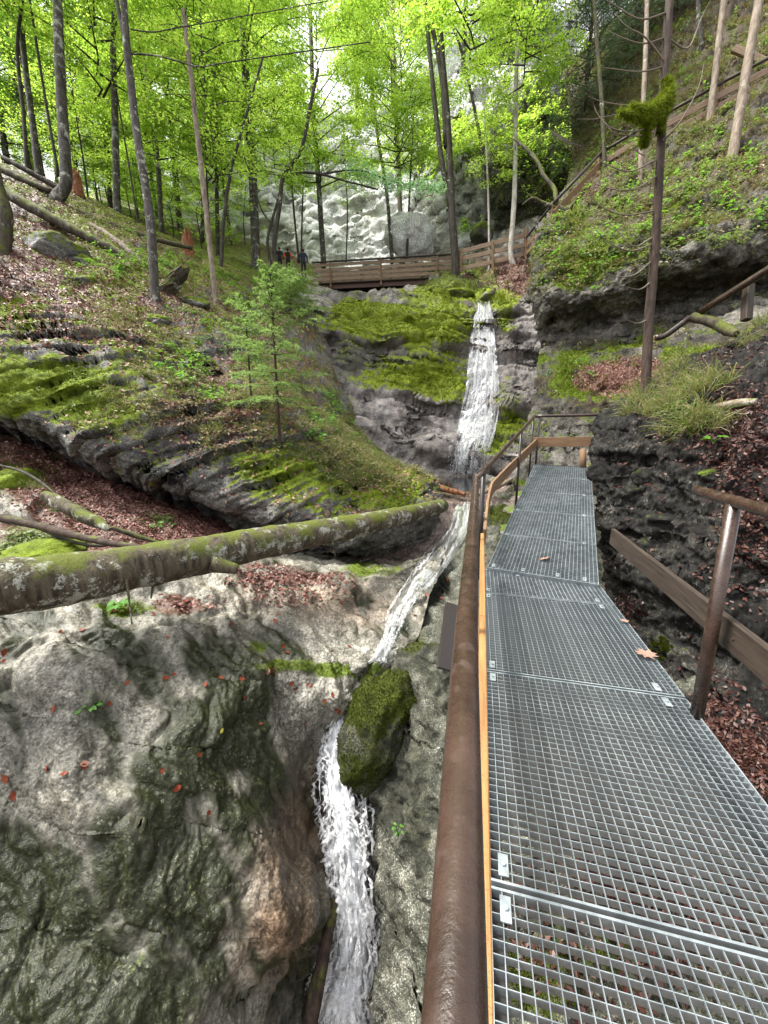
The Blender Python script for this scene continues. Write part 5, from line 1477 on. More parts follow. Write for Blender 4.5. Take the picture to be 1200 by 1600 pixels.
log_obj('dead_branch', [(1118,638,5.2),(1150,630,5.0),(1182,628,4.8)], [.05, .06, .04], BARKT, 'grey weathered wood on the dark rock at the right edge', sides=10, rough=.2)
log_obj('dead_branch', [(1165,602,5.3),(1190,598,5.1),(1230,594,4.9)], [.015, .017, .015], BARKB, 'thin brown stick near the right edge above the railing', sides=6)
log_obj('dead_branch', [(470,475,17),(500,495,16.4),(540,512,15.8)], [.05, .05, .02], BARKD, 'dark dead branch under the left bridge end', sides=7)

def stump(px, py, h, w, label, mat=REDW, d=None, tilt=0.0):
    b, n = hit(px, py)
    if b is None: b = P(px, py, 16)
    dd_ = proj(b)[2]
    r = w / 2 / FOC * dd_; H = h / FOC * dd_
    sides, rings = 14, 8
    V, F = [], []
    rg = np.random.default_rng(px)
    top = rg.uniform(.55, 1.0, sides)
    for i in range(rings):
        for j in range(sides):
            a = 2 * math.pi * j / sides
            z = -.2 + (H * (top[j] if i == rings - 1 else .9 * top[j]) + .2) * i / (rings - 1)
            rr = r * (1.25 - .35 * i / rings) * (1 + .12 * math.sin(3 * a + i) + rg.normal(0, .05)) * (.75 if i == rings - 1 else 1)
            V.append((rr * math.cos(a) + tilt * z, rr * math.sin(a), z))
    for i in range(rings - 1):
        for j in range(sides):
            k = (j + 1) % sides
            F.append((i * sides + j, i * sides + k, (i + 1) * sides + k, (i + 1) * sides + j))
    V.append((tilt * H * .6, 0, H * .45))
    T = [((rings - 1) * sides + j, (rings - 1) * sides + (j + 1) % sides, len(V) - 1) for j in range(sides)]
    return obj('tree_stump', mesh_np('tree_stump', np.array(V), [np.array(F), np.array(T)], mat, False), label=label, cat='stump', loc=tuple(b))
stump(123, 300, 36, 12, 'splintered red stump beside the curved beech on the left crest')
stump(295, 400, 42, 15, 'splintered orange stump between the forked beech and the bare pale trunk')
stump(262, 452, 34, 26, 'mossy leaning broken stump right of the forked beech', BARKM, tilt=.9)

def boulder(name, px, py, w, h, depth_m, label, mat, d=None, seed=0, sub=5, sink=.3, moss=.0, rot=0.0, amp=.16, mossup=.5, cat='boulder', back=None, chops=9):
    """displaced, slightly faceted rock; w,h in photo pixels"""
    b, n = hit(px, py)
    if d is None: d = float(proj(b)[2]) if b is not None else 10
    c = P(px, py, d + depth_m * (sink if back is None else back))
    import bmesh
    bm = bmesh.new()
    bmesh.ops.create_icosphere(bm, subdivisions=sub, radius=1.0)
    V = np.array([v.co[:] for v in bm.verts]); F = np.array([[v.index for v in f.verts] for f in bm.faces]); bm.free()
    rg = np.random.default_rng(seed + 100)
    for _ in range(chops):                                   # chop flat faces
        nn = unit(rg.normal(size=3)); t = rg.uniform(.62, .9)
        dd_ = V @ nn
        V = V - np.clip(dd_ - t, 0, None)[:, None] * nn * .85
    r = V / 1.0
    V = V * (1 + amp * fbm(r * 1.6 + seed, 4) * 2)[:, None]
    V = V * (1 + amp * .35 * (ridged(r * 4 + seed, 3) - .5))[:, None]
    ca, sa = math.cos(rot), math.sin(rot)
    hx, hz, hy = w / 2 / FOC * d, h / 2 / FOC * d, depth_m / 2
    V = V * np.array([hx, hy, hz])
    V = np.stack([V[:, 0] * ca - V[:, 2] * sa, V[:, 1], V[:, 0] * sa + V[:, 2] * ca], 1)
    N = unit(V / np.array([hx, hy, hz]) ** 2)
    Vw = V + c
    q = moss + mossup * sstep(-.2, .8, N[:, 2]) + .5 * fbm(Vw * 2.2, 3)
    z = np.zeros(len(V))
    o = obj(name, mesh_np(name, V, F, mat, True, {'moss': q, 'soil': z - .5, 'algae': z - .3 + .5 * fbm(Vw, 2), 'wet': z + .2, 'warm': z}), label=label, cat=cat, loc=tuple(c))
    PATCH['b_%s_%d_%d' % (name, px, py)] = dict(V=Vw, N=N, F=np.concatenate([F, F[:, 2:]], 1), at={'moss': q}, px=proj(Vw)[0], py=proj(Vw)[1], d=proj(Vw)[2], o=o)
    return o, 'b_%s_%d_%d' % (name, px, py)
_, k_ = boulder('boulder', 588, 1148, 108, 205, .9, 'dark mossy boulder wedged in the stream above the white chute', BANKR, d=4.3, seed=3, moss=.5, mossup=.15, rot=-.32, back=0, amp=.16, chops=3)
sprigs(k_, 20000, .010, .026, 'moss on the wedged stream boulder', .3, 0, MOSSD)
boulder('boulder', 520, 1028, 150, 44, .7, 'low boulder with a mossy face left of the wedged boulder', SLAB, d=4.75, seed=5, moss=.1, mossup=-.2, rot=-.12, back=.1)
boulder('boulder', 612, 1010, 60, 60, .6, 'wet brownish boulder right of the small gravel pool', SLAB, d=5.0, seed=7, moss=-.1, mossup=.3)
boulder('boulder', 655, 930, 26, 24, .3, 'pale stone beside the running stream near the pipe handrail', SLAB, d=5.6, seed=8, moss=-.5)
boulder('boulder', 566, 958, 18, 16, .2, 'small tan stone at the edge of the gravel bed', SLAB, seed=9, moss=-.5, sub=3)
boulder('boulder', 85, 400, 105, 62, 1.5, 'dark mossy boulder poking from the leaves on the left slope', BAND, seed=11, moss=.1)
boulder('boulder', 136, 415, 30, 34, .8, 'small moss-topped rock right of the dark boulder on the left slope', BAND, seed=12, moss=.4)
boulder('boulder', 138, 442, 26, 24, .6, 'lower moss-covered rock below its twin on the left slope', BAND, seed=13, moss=.4, sub=4)
boulder('boulder', 300, 478, 60, 30, 1.0, 'grey rock at the foot of the bare pale trunk', BAND, seed=14, moss=.05)
boulder('boulder', 245, 505, 50, 24, .9, 'flat dark rock on the slope below the forked beech', BAND, seed=15, moss=.1)
boulder('boulder', 372, 470, 36, 24, .9, 'dark rock above the young spruce', BAND, seed=16, moss=.1, sub=4)
boulder('boulder', 24, 760, 90, 60, .9, 'mossy hump at the left edge above the fallen log', BAND, seed=17, moss=.6)
boulder('boulder', 70, 862, 120, 40, .8, 'moss-grown stone under the leafy plant at the left edge', BAND, d=4.3, seed=18, moss=.6, back=.3)
boulder('boulder', 752, 368, 36, 34, 2.0, 'moss-topped rock behind the plank fence', RIGHTR, d=25, seed=19, moss=.3, sub=4)
boulder('boulder', 640, 372, 90, 70, 3.0, 'pale rounded cliff block behind the right half of the footbridge', CLIFF, d=29, seed=20, moss=-.3, mossup=.1)
boulder('boulder', 770, 462, 50, 22, 1.5, 'mossy rock right beside the waterfall brink', FALLR, seed=21, moss=.4, sub=4)
boulder('boulder', 710, 462, 60, 20, 1.5, 'flat mossy rock left of the waterfall brink', FALLR, seed=22, moss=.5, sub=4)
boulder('boulder', 560, 470, 70, 26, 2.0, 'grey rock under the footbridge', FALLR, d=21, seed=23, moss=-.1, sub=4)
for i, (x, y, w, h) in enumerate(((800,800,30,22),(785,830,34,26),(815,775,26,16),(842,748,30,20))):
    boulder('boulder', x, y, w, h, .5, ['pale stone left of the walkway by the curved board', 'mossy stone beside the left edge of the grating', 'small stone below the corner railing', 'stone under the far end of the walkway'][i], SLAB, seed=30 + i, moss=.1, sub=4)
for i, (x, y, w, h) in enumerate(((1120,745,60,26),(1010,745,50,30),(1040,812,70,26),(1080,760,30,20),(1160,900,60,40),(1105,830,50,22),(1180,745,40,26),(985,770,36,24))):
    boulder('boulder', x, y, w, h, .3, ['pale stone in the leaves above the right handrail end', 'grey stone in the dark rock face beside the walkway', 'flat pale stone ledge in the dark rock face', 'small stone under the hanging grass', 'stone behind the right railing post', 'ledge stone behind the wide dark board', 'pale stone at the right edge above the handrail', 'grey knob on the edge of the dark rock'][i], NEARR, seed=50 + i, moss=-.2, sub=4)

# ================================================================ CONIFERS
def spruce_parts(seed, H, z0, R, whorls, per, twig, ns, r0, droop=.25, sparse=1.0, nl=.03):
    rg = np.random.default_rng(seed)
    tr = MB(); add_tube(tr, [(0, 0, -.3), (0, 0, H * .5), (0, 0, H)], [r0, r0 * .6, .006], n=14, sides=8, rough=.1, freq=4)
    br = MB(); C, D, LL = [], [], []
    for w in range(whorls):
        u = (w + rg.uniform(-.2, .2)) / whorls
        z = z0 + (H - z0) * max(0, u)
        for k in range(per):
            az = k * 2 * math.pi / per + w * .9 + rg.normal(0, .25)
            ln = R * (1.05 - u) ** .6 * rg.uniform(.45, 1.2)
            h = np.array([math.cos(az), math.sin(az), 0]); s = np.array([-h[1], h[0], 0])
            rise = ln * (u * .9 - .05)
            pts = np.array([(0, 0, z), h * ln * .5 + (0, 0, z + rise * .5 - droop * ln * .1), h * ln + (0, 0, z + rise - droop * ln * .55 + .05 * ln)])
            add_tube(br, pts, [max(.004, r0 * .25), .002], n=5, sides=4, caps=False)
            bc = crv(pts, 16)
            for t in range(twig):
                f = .12 + .88 * (t + rg.random()) / twig
                b0 = bc[int(min(15, f * 15))]
                tl = ln * .42 * (1.1 - f * .75)
                dr = unit(h * .9 + s * (1 if t % 2 else -1) * .9 + np.array([0, 0, rg.normal(-.08, .12)]))
                if t == twig - 1: dr = h
                m = ns
                q = rg.random((m, 1))
                base = b0 + dr * tl * q + np.array([0, 0, -1]) * tl * q ** 2 * .18
                nd = unit(dr * .9 + rg.normal(0, .65, (m, 3)) * np.array([1, 1, .7]))
                L = nl * rg.uniform(.7, 1.3, m)
                C.append(base + nd * L[:, None] * .5); D.append(nd); LL.append(L)
    C = np.concatenate(C); D = np.concatenate(D); L = np.concatenate(LL)
    V, F = leaf_quads(C, D, unit(np.array([0, 0, 1.0]) + rg.normal(0, .5, C.shape)), L, L * .16 * sparse, .05)
    return tr, br, (V, F)

def spruce(name, px, py, H, seed, label, z0, R, whorls, per, twig, ns, r0, mat=SPRUCE, bm_=BARKB, d=None, nl=.03, droop=.25, sparse=1.0):
    b, n = hit(px, py)
    if d is not None: b = P(px, py, d)
    e = empty(name, tuple(b), label, 'tree')
    tr, br, lf = spruce_parts(seed, H, z0, R, whorls, per, twig, ns, r0, droop, sparse, nl)
    obj('trunk', mk(tr, 'trunk', bm_), e); obj('limbs', mk(br, 'limbs', bm_), e, kind='stuff'); obj('crown', mesh_np('crown', lf[0], lf[1], mat, False), e)
    return e
_dS = float(proj(hit(438, 702)[0])[2])
spruce('young_spruce', 438, 702, 265 / FOC * _dS * 1.0, 1, 'young light green spruce on a thin bare stem in front of the left slope', 265 / FOC * _dS * .30, 84 / FOC * _dS, 10, 5, 11, 34, .035, nl=.05, sparse=1.4)
_d2 = float(proj(hit(393, 625)[0])[2])
spruce('young_spruce', 393, 625, 150 / FOC * _d2, 2, 'smaller spruce behind the young spruce, its stem left of it', 40 / FOC * _d2, 48 / FOC * _d2, 6, 5, 8, 26, .025, nl=.06, sparse=1.4)
_d3 = float(proj(hit(470, 470)[0])[2])
spruce('young_spruce', 455, 492, 50 / FOC * _d3, 3, 'low bushy spruce top just below the hikers', .2, 62 / FOC * _d3, 7, 8, 10, 20, .03, nl=.10, sparse=1.3)
for i, (x, y, d, H, lab) in enumerate(((905,250,22,13,'tall dark spruce with drooping boughs beside the far cliff'),(980,150,22,18,'blue green spruce above the stair railing'),(1070,60,21,15,'spruce at the top right edge of the wood'),(815,230,34,20,'spruce rising above the far cliff, right of the pale trunk'),(760,200,38,18,'spruce on the cliff top behind the twin trunk'))):
    spruce('spruce_tree', x, y, H, 40 + i, lab, 1.0, 3.6, 20, 6, 12, 11, .13, SPRUCED, BARKM, d, nl=.26, droop=.8, sparse=.9)

# ================================================================ MOSSY DEAD TREE, RIGHT
e_, dM, oM = px_tree('mossy_dead_tree', [(1008,612),(1014,500),(1024,380),(1032,240),(1038,120),(1046,0)], 19, 'dark bare tree with hanging dead branches and one thick moss clump, right', BARKB, twigs=0, taper=.75, up_h=3)
rg = np.random.default_rng(77)
def dead_branch(pts, r, mat=TWIG):
    mb = MB(oM); add_tube(mb, [P(x, y, dM + dz) for x, y, dz in pts], [r, .003], n=14, sides=5, caps=False)
    mb.build('branch', mat, e_, True)
for pts in ([(1018,382,0),(985,392,-.2),(950,378,-.4),(925,352,-.5)], [(1018,372,0),(990,385,-.1),(965,360,-.1),(948,345,-.1)], [(1020,330,0),(975,336,-.3),(935,320,-.5),(920,300,-.6)], [(1024,250,0),(985,268,-.2),(950,258,-.4),(935,248,-.4)],
            [(1026,275,0),(990,296,-.2),(950,294,-.2),(925,284,-.2)], [(1032,205,0),(1000,212,-.3),(960,208,-.5),(945,190,-.5)], [(1030,160,0),(990,165,-.3),(945,160,-.5),(918,150,-.6)], [(1034,105,0),(1000,112,-.3),(960,108,-.5),(935,104,-.6)],
            [(1036,60,0),(1005,68,-.2),(975,60,-.3),(950,48,-.3)], [(1040,20,0),(1000,30,-.3),(960,8,-.4),(930,-10,-.5)], [(1030,225,0),(1060,195,-.3),(1090,140,-.5),(1100,100,-.5)], [(1026,200,0),(1000,190,-.2),(965,180,-.4),(930,186,-.5),(902,186,-.6)],
            [(1030,190,0),(995,205,-.4),(955,200,-.6),(935,180,-.6),(928,165,-.6)], [(1016,410,0),(990,430,-.2),(960,432,-.3),(940,422,-.3)], [(1040,100,0),(1010,60,-.2),(980,42,-.3),(960,20,-.3)], [(1018,440,0),(1000,452,-.1),(978,448,-.2)],
            [(1044,60,0),(1075,75,.3),(1095,30,.4),(1110,0,.4)], [(1012,500,0),(995,505,-.1),(975,498,-.2)], [(1032,180,0),(1012,235,-.3),(1000,240,-.3),(985,225,-.4)]):
    dead_branch(pts, .014 + .004 * rg.random())
mc = MB(oM)
cl = [([(1040,124,-.05),(1044,140,-.08),(1040,165,-.10),(1032,185,-.10),(1030,205,-.1)], [.02, .055, .07, .06, .03]), ([(1040,150,-.15),(1022,168,-.3),(1005,172,-.45),(985,168,-.55)], [.06, .045, .035, .02]), ([(1036,180,-.15),(1010,184,-.35),(990,182,-.5),(968,176,-.6)], [.055, .05, .035, .012]), ([(1012,190,-.25),(1008,210,-.25),(1006,228,-.2)], [.06, .045, .02])]
pts_, nor_ = [], []
for c_, r_ in cl:
    V, F, F3 = tube([P(x, y, dM + z) for x, y, z in c_], r_, n=14, sides=14, rough=.6, freq=8)
    o = mc.n; mc.add(V, F); mc.f3.append(F3 + o)
    cc = crv([P(x, y, dM + z) for x, y, z in c_], 14)
    v = V[:14 * 14].reshape(14, 14, 3)
    pts_.append(v.reshape(-1, 3)); nor_.append(unit(v - cc[:, None, :]).reshape(-1, 3))
MOSSB = NT('thick_moss')
MOSSB = MOSSB.pbr(MOSSB.mix(MOSSB.step(MOSSB.noise(30, 4, .7), .35, .65), (.05, .065, .006), (.22, .25, .015)), .9, MOSSB.bump(MOSSB.noise(60, 3), .8, .02), spec=.1)
mossclump = mc.build('moss_clump', MOSSB, e_, True)
pp = np.concatenate(pts_); qq = np.concatenate(nor_)
idx = RNG.integers(0, len(pp), 9000)
pt = pp[idx] + rnd_dirs(9000) * .02; nn = qq[idx]
dr = unit(nn + rnd_dirs(9000) * .6 + np.array([0, 0, -.3])); L = RNG.uniform(.03, .10, (9000, 1)); s_ = unit(np.cross(dr, rnd_dirs(9000))) * .007
V = np.stack([pt - s_, pt + s_, pt + dr * L], 1).reshape(-1, 3) - oM
mo = obj('moss_fuzz', mesh_np('moss_fuzz', V, np.arange(27000).reshape(-1, 3), MOSSF, False), mossclump); mo['kind'] = 'stuff'

# crooked mossy tree above the stair foot
ee = empty('crooked_mossy_tree', tuple(P(900, 350, 15.2)), 'crooked leafless mossy tree stretching two arms left over the stairs', 'tree')
_o = np.array(ee.location)
for nm, c_, r_ in (('trunk', [(905,372,15.2),(893,345,15.2),(885,325,15.2)], [.16, .13, .11]), ('limb', [(893,338,15.2),(872,322,15.3),(866,295,15.5),(850,275,15.7),(838,250,15.9),(815,226,16.2),(800,215,16.4)], [.12, .10, .085, .075, .07, .05, .03]),
                   ('limb', [(893,340,15.2),(870,326,15.3),(850,318,15.4),(832,310,15.4),(816,320,15.5)], [.10, .08, .07, .05, .03]), ('limb', [(832,310,15.4),(826,303,15.4)], [.04, .02]), ('limb', [(888,330,15.2),(898,315,15.1),(912,300,15.1)], [.08, .05, .03])):
    mb = MB(_o); add_tube(mb, [P(*q) for q in c_], r_, n=20, sides=9, rough=.15, freq=4); mb.build(nm, BARKM, ee, True)
ee2 = empty('dead_brush', tuple(P(880, 225, 19)), 'pale dry twigs hanging in front of the dark cliff', 'branch')
_o = np.array(ee2.location)
for k in range(9):
    mb = MB(_o); y = rg.uniform(-12, 12)
    add_tube(mb, [P(862, 208 + y * .3, 19), P(885, 224 + y * .7, 19), P(905 + rg.uniform(-8, 10), 236 + y, 19)], [.02, .006], n=6, sides=4, caps=False); mb.build('twig', TWIG, ee2, True)

# pale leafy bough hanging in the middle of the picture
bo = empty('whitebeam_bough', tuple(P(575, 275, 19)), 'pale mint green leafy bough reaching right in front of the white cliff', 'branch')
_o = np.array(bo.location)
mb = MB(_o); bl = [P(x, y, d) for x, y, d in ((500,272,20),(560,266,19.4),(620,285,19),(692,292,18.6))]
add_tube(mb, bl, [.05, .008], n=16, sides=6); mb.build('limb', BARKD, bo, True)
c0 = crv(bl, 60)
C, D = [], []
rg = np.random.default_rng(9)
for i in range(14, 60):
    for k in range(34):
        p = c0[i] + rg.normal(0, 1, 3) * np.array([.22, .5, .16]) * (1.1 - .5 * i / 60)
        p[2] -= .25 * abs(rg.normal()) * (1 - i / 75); C.append(p); D.append(rg.normal(0, 1, 3) * [1, 1, .3])
C = np.array(C); L = rg.uniform(.09, .16, len(C))
V, F = leaf_quads(C - _o, np.array(D), unit(np.array([0, 0, 1.0]) + rg.normal(0, .4, C.shape)), L, L * .6, .15)
obj('leaves', mesh_np('leaves', V, F, PALEL, False), bo)

# ================================================================ SMALL PLANTS AND SINGLE LEAVES
def leafy_plant(px, py, n, size, h, label, mat=HERBM, d=None, lift=.0):
    b, nn = hit(px, py)
    if d is not None: b = P(px, py, d)
    e = empty('leafy_plant', tuple(b), label, 'plant')
    rg = np.random.default_rng(px + py)
    mb = MB(); C, D = [], []
    for k in range(n):
        az = rg.uniform(0, 6.28); t = rg.uniform(.35, 1)
        tip = np.array([math.cos(az) * size * t * 1.4, math.sin(az) * size * t * 1.4, h * rg.uniform(.4, 1)])
        add_tube(mb, [(0, 0, -.02), tip * .5 + (0, 0, h * .15), tip], [.003, .0015], n=4, sides=4, caps=False)
        C.append(tip); D.append([math.cos(az), math.sin(az), -.2])
    mb.build('stem', mat, e, True)
    C = np.array(C); D = np.array(D, float); L = rg.uniform(.7, 1.2, n) * size
    Nn = unit(np.array([0, -.25, 1.0]) + rg.normal(0, .3, (n, 3)))
    for k in range(n):
        S = unit(np.cross(unit(D[k]), Nn[k])); U = np.cross(S, unit(D[k])); d0 = unit(D[k])
        prof = [(0, 0), (.25, .30), (.55, .33), (.82, .18), (1, 0)]
        V = [C[k] + d0 * L[k] * (a - .3) + U * L[k] * (-.12 * (a - .4) ** 2) for a, _ in prof] + [C[k] + d0 * L[k] * (a - .3) + S * w * L[k] + U * .06 * L[k] for a, w in prof[1:4]] + [C[k] + d0 * L[k] * (a - .3) - S * w * L[k] + U * .06 * L[k] for a, w in prof[1:4]]
        T = [(0, 5, 1), (1, 5, 6), (1, 6, 2), (2, 6, 7), (2, 7, 3), (3, 7, 4), (0, 1, 8), (1, 9, 8), (1, 2, 9), (2, 10, 9), (2, 3, 10), (3, 4, 10)]
        obj('leaf', mesh_np('leaf', np.array(V), np.array(T), mat, True), e)
    return e
leafy_plant(183, 948, 12, .085, .07, 'small green rosette under the fallen log', GREENL)
leafy_plant(622, 1305, 9, .035, .12, 'bright green sprig growing from the lichen rock beside the chute', GREENL, d=3.35)
leafy_plant(40, 845, 20, .085, .14, 'pale green leafy plant at the left edge behind the fallen log', HERBM)
leafy_plant(75, 862, 16, .075, .10, 'lower leafy plant right of the one at the left edge', HERBM)
leafy_plant(15, 865, 16, .08, .12, 'leafy plant in the left corner touching the fallen log', HERBM)
leafy_plant(245, 825, 12, .06, .10, 'fern-like green plant in the red leaves behind the fallen log', GREENL)
leafy_plant(258, 812, 10, .06, .09, 'second small green plant in the red leaf gully', GREENL)
leafy_plant(140, 1108, 7, .05, .03, 'tiny green plant lying on the pale foreground slab', GREENL)
leafy_plant(1115, 690, 6, .08, .08, 'single sprig below the hanging grass on the dark rock', GREENL)
leafy_plant(1062, 640, 8, .08, .12, 'broad leaved sprig in the hanging grass', GREENL)
leafy_plant(510, 665, 12, .14, .20, 'green fern on the rock right of the young spruce', GREENL)
leafy_plant(300, 590, 14, .10, .14, 'pale herb in the middle of the left slope', HERBM)

def one_leaf(px, py, size, mat, label, group=None, pos=None, nor=None, lobed=False, rot=None):
    if pos is None:
        pos, nor = hit(px, py)
        if pos is None: return
    rg = np.random.default_rng(int(px * 31 + py))
    nn = unit(nor + rg.normal(0, .22, 3))
    a = unit(np.cross(nn, rg.normal(size=3))); b = np.cross(nn, a)
    if lobed:
        out = [(0,-.62),(.10,-.22),(.42,-.34),(.36,-.10),(.62,.02),(.40,.12),(.44,.36),(.18,.30),(.0,.62),(-.18,.30),(-.44,.36),(-.40,.12),(-.62,.02),(-.36,-.10),(-.42,-.34),(-.10,-.22)]
    else:
        out = [(0,-.5),(.2,-.3),(.31,0),(.24,.25),(.0,.52),(-.24,.25),(-.31,0),(-.2,-.3)]
    V = [(0, 0, -.03)] + [(x, y, .16 * (x * x) + .1 * y * y + rg.normal(0, .03)) for x, y in out]
    V = np.array([(a * x + b * y + nn * z) * size for x, y, z in V])
    n = len(out)
    F = np.array([(0, i + 1, (i + 1) % n + 1) for i in range(n)])
    obj('fallen_leaf', mesh_np('fallen_leaf', V, F, mat, False), label=label, cat='leaf', group=group, loc=tuple(pos + nn * .012))
DEADL = leaf_mat('pinkish_dead_maple_leaf', [(.20, .115, .085), (.26, .165, .125)], None, 0, .6)
YELL = leaf_mat('yellow_green_leaf', [(.40, .42, .06), (.5, .45, .08)], None, 0, .5)
one_leaf(1010, 1025, .125, DEADL, 'large pinkish dead maple leaf at the right edge of the grating', pos=onz(1010, 1025, .01), nor=z_up, lobed=True)
for x, y, s, lab in ((850, 877, .13, 'pink dead leaf in the middle of the grating'), (941, 880, .07, 'pale flat leaf near the right edge of the far grating'), (920, 913, .08, 'reddish leaf at the joint where the grating starts to rise'), (760, 875, .05, 'tiny red leaf by the left edge of the grating'), (975, 972, .07, 'small curled leaf at the right rim of the near grating')):
    f_ = (P(x, y, 1) - EYE)
    if y < 912:
        un_ = np.cross(fr_, fd); t_q = ((FA - EYE) @ un_) / (f_ @ un_); p_ = EYE + f_ * t_q + un_ * .022; nn_ = un_
    else: p_ = onz(x, y, .006); nn_ = z_up
    one_leaf(x, y, s, DEADL, lab, pos=p_, nor=nn_, lobed=s > .1)
slabred = [(262,996),(198,955),(240,960),(180,955),(94,988),(130,985),(5,1020),(8,1032),(85,1108),(170,1100),(258,1060),(272,1055),(322,1070),(198,1068),(310,1180),(252,1205),(278,1230),(325,1270),(130,1198),(10,1215),(75,1200),(100,1210),(20,1245),(475,1130),(408,1132),(345,1060),(378,1060),(560,962),(533,942),(518,1018),(545,1010),(430,970),(442,1010),(448,1020),(420,1042),(428,1055),(455,1068),(480,1070),(486,1072),(462,1075),(520,1085),(525,1108),(530,1112),(508,1095),(435,960),(360,975),(290,940),(300,935),(250,930),(480,935),(500,950),(380,1090)]
for i, (x, y) in enumerate(slabred):
    one_leaf(x, y, RNG.uniform(.045, .075), REDLEAF, 'small red or orange leaf lying on the pale foreground rock', 'red leaves on the foreground rock')
one_leaf(345, 1142, .05, YELL, 'single yellow green leaf on the dark algae of the foreground slab')
one_leaf(505, 1097, .05, YELL, 'yellow leaf near the head of the white chute')
one_leaf(130, 1195, .075, LITTER, 'brown upright leaf on the pale part of the foreground slab')
for i, (x, y) in enumerate(((655,905),(648,962),(668,930),(690,935),(640,940),(700,905))):
    one_leaf(x, y, .07, REDLEAF, 'orange leaf on the wet bank beside the pipe handrail', 'orange leaves on the wet bank')

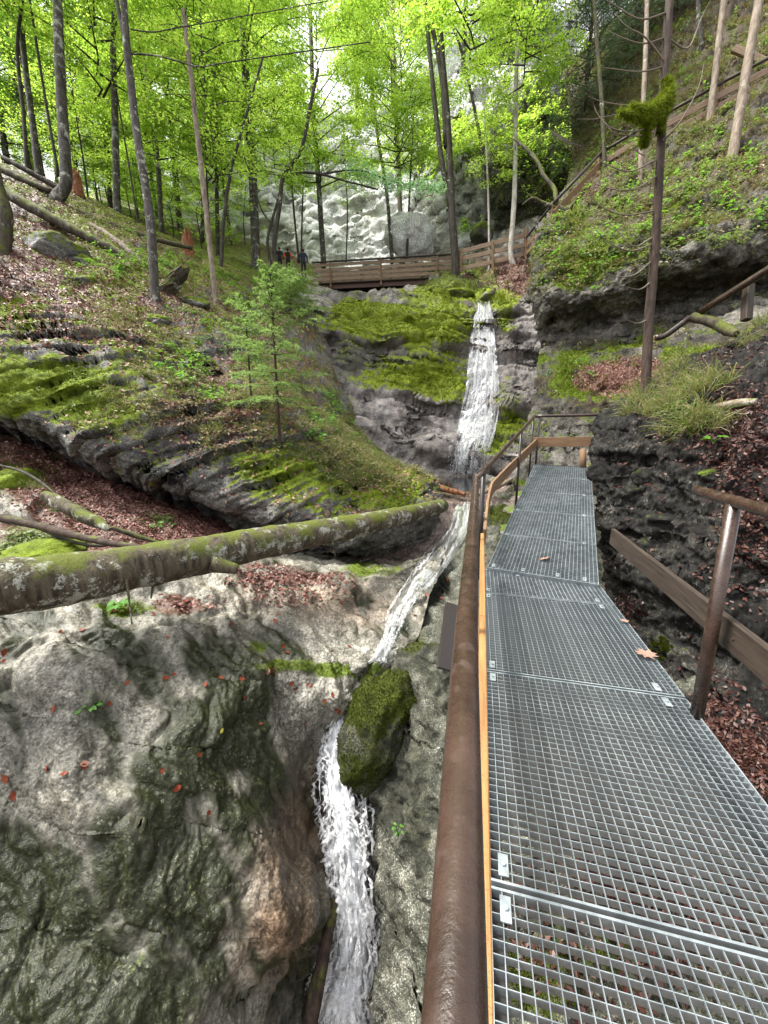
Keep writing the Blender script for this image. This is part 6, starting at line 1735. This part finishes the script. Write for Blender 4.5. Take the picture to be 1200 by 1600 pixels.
# ================================================================ PEOPLE
def person(px, py, d, H, yaw, label, jacket, trousers, hair, skin, sleeve=None, pose=0, extra=None):
    base = P(px, py, d)
    s = H / 1.75
    j = {'pel': (0, 0, .95), 'sp': (0, .01, 1.15), 'ch': (0, .0, 1.36), 'nk': (0, .0, 1.50), 'hd0': (0, .02, 1.58), 'hd1': (0, .01, 1.67), 'hd2': (0, 0, 1.74)}
    R = {'pel': .155, 'sp': .145, 'ch': .17, 'nk': .058, 'hd0': .075, 'hd1': .095, 'hd2': .07}
    E = [('pel', 'sp'), ('sp', 'ch'), ('ch', 'nk'), ('nk', 'hd0'), ('hd0', 'hd1'), ('hd1', 'hd2')]
    st_ = .14 * pose
    for sg, n in ((-1, 'l'), (1, 'r')):
        f = st_ * sg
        j.update({n + 'hip': (.095 * sg, 0, .90), n + 'kn': (.10 * sg, f * 1.0 + .03, .50), n + 'an': (.10 * sg, f * 1.3 - .04, .09), n + 'to': (.11 * sg, f * 1.3 + .13, .04)})
        R.update({n + 'hip': .095, n + 'kn': .062, n + 'an': .048, n + 'to': .042})
        E += [('pel', n + 'hip'), (n + 'hip', n + 'kn'), (n + 'kn', n + 'an'), (n + 'an', n + 'to')]
        el = (.27 * sg, -.04 - f * .6, 1.14) if sleeve is None else (.33 * sg, -.05, 1.17)
        wr = (.27 * sg, .08 - f, .92) if sleeve is None else (.20 * sg + .06 * sg, .16, 1.10)
        j.update({n + 'sh': (.185 * sg, 0, 1.41), n + 'el': el, n + 'wr': wr, n + 'ha': (wr[0] - .01 * sg, wr[1] + .03, wr[2] - .09)})
        R.update({n + 'sh': .075, n + 'el': .055, n + 'wr': .040, n + 'ha': .034})
        E += [('ch', n + 'sh'), (n + 'sh', n + 'el'), (n + 'el', n + 'wr'), (n + 'wr', n + 'ha')]
        for q in range(5):                                 # fingers: short separate chains, the thumb from the side
            fx = (q - 2) * .016
            a = np.array(j[n + 'ha'])
            t1 = a + (np.array([.0, fx * 1.0 + .01, -.055 - .01 * (2 - abs(q - 2))]) if q else np.array([-.02 * sg, .04, -.02]))
            j[n + 'f%d' % q] = tuple(t1); R[n + 'f%d' % q] = .010
            E.append((n + 'ha', n + 'f%d' % q))
    keys = list(j)
    me = bpy.data.meshes.new('person')
    me.from_pydata([tuple(np.array(j[k]) * s) for k in keys], [(keys.index(a), keys.index(b)) for a, b in E], [])
    tmp = bpy.data.objects.new('tmp_person', me); COL.objects.link(tmp)
    md = tmp.modifiers.new('skin', 'SKIN')
    for i, k in enumerate(keys):
        v = me.skin_vertices[0].data[i]; rr = R[k] * s
        v.radius = (rr, rr * (.72 if k in ('pel', 'sp', 'ch') else 1)); v.use_root = (k == 'pel')
    tmp.modifiers.new('sub', 'SUBSURF').levels = 2
    dg = bpy.context.evaluated_depsgraph_get()
    m2 = bpy.data.meshes.new_from_object(tmp.evaluated_get(dg))
    bpy.data.objects.remove(tmp)
    m2.materials.clear()
    mats = [skin, jacket, trousers, hair, sleeve or jacket]
    for m in mats: m2.materials.append(m)
    co = np.empty(len(m2.vertices) * 3, np.float32); m2.vertices.foreach_get('co', co); co = co.reshape(-1, 3) / s
    for p in m2.polygons:
        c = co[list(p.vertices)].mean(0)
        if c[2] > 1.535: k = 3 if (c[2] > 1.66 or c[1] < .045) else 0
        elif c[2] > 1.50: k = 0
        elif c[2] < .10: k = 3
        elif abs(c[0]) > .20: k = 0 if c[2] < (.875 if sleeve is None else 1.055) else 4
        elif c[2] > .93: k = 1
        else: k = 2
        p.material_index = k; p.use_smooth = True
    o = obj('person', m2, None, label, 'person', 'hikers', loc=tuple(base))
    o.rotation_euler = (0, 0, yaw)
    return o
def cloth(n, c, r=.8):
    t = NT(n); return t.pbr(t.mix(t.noise(40, 3), c, tuple(x * 1.5 + .004 for x in c)), r, spec=.2)
NAVY, BLK, DGR, ORG = cloth('navy_jacket', (.022, .026, .045)), cloth('black_top', (.018, .016, .018)), cloth('dark_trousers', (.02, .02, .026)), cloth('orange_red_sleeves', (.62, .07, .03))
SKIN, HAIR = cloth('skin', (.45, .27, .19), .5), cloth('dark_hair', (.02, .014, .011))
person(475, 433, 26.0, 1.72, .15, 'hiker in dark navy jacket and black trousers walking away by the bridge', NAVY, DGR, HAIR, SKIN, pose=.6)
person(451, 428, 27.2, 1.62, -.1, 'hiker in black vest with orange red sleeves, arms out, beside the crooked beech', BLK, BLK, HAIR, SKIN, sleeve=ORG, pose=.3)
person(438, 426, 28.0, 1.68, .2, 'hiker in dark clothes half hidden behind the crooked beech trunk', DGR, BLK, HAIR, SKIN, pose=.5)
# the trodden gravel they stand on
t_ = NT('pale_path_gravel'); PATHM = t_.pbr(t_.mix(t_.noise(6, 5, .7), (.22, .18, .15), (.42, .37, .32)), .9, t_.bump(t_.noise(20), .6, .03))
Pv = [P(415,432,27.6), P(432,437,26.2), P(470,440,25.0), P(497,443,23.8), P(499,436,25.4), P(480,430,27.5), P(455,424,29.5), P(425,424,29.5)]
cpt = np.mean(Pv, 0)
obj('path', mesh_np('path', np.array([cpt] + Pv + [q - z_up * .6 for q in Pv]), [np.array([(0, i + 1, (i + 1) % 8 + 1) for i in range(8)]), ] + [np.array([(i + 1, i + 9, (i + 1) % 8 + 9, (i + 1) % 8 + 1) for i in range(8)])], PATHM, False), kind='structure')
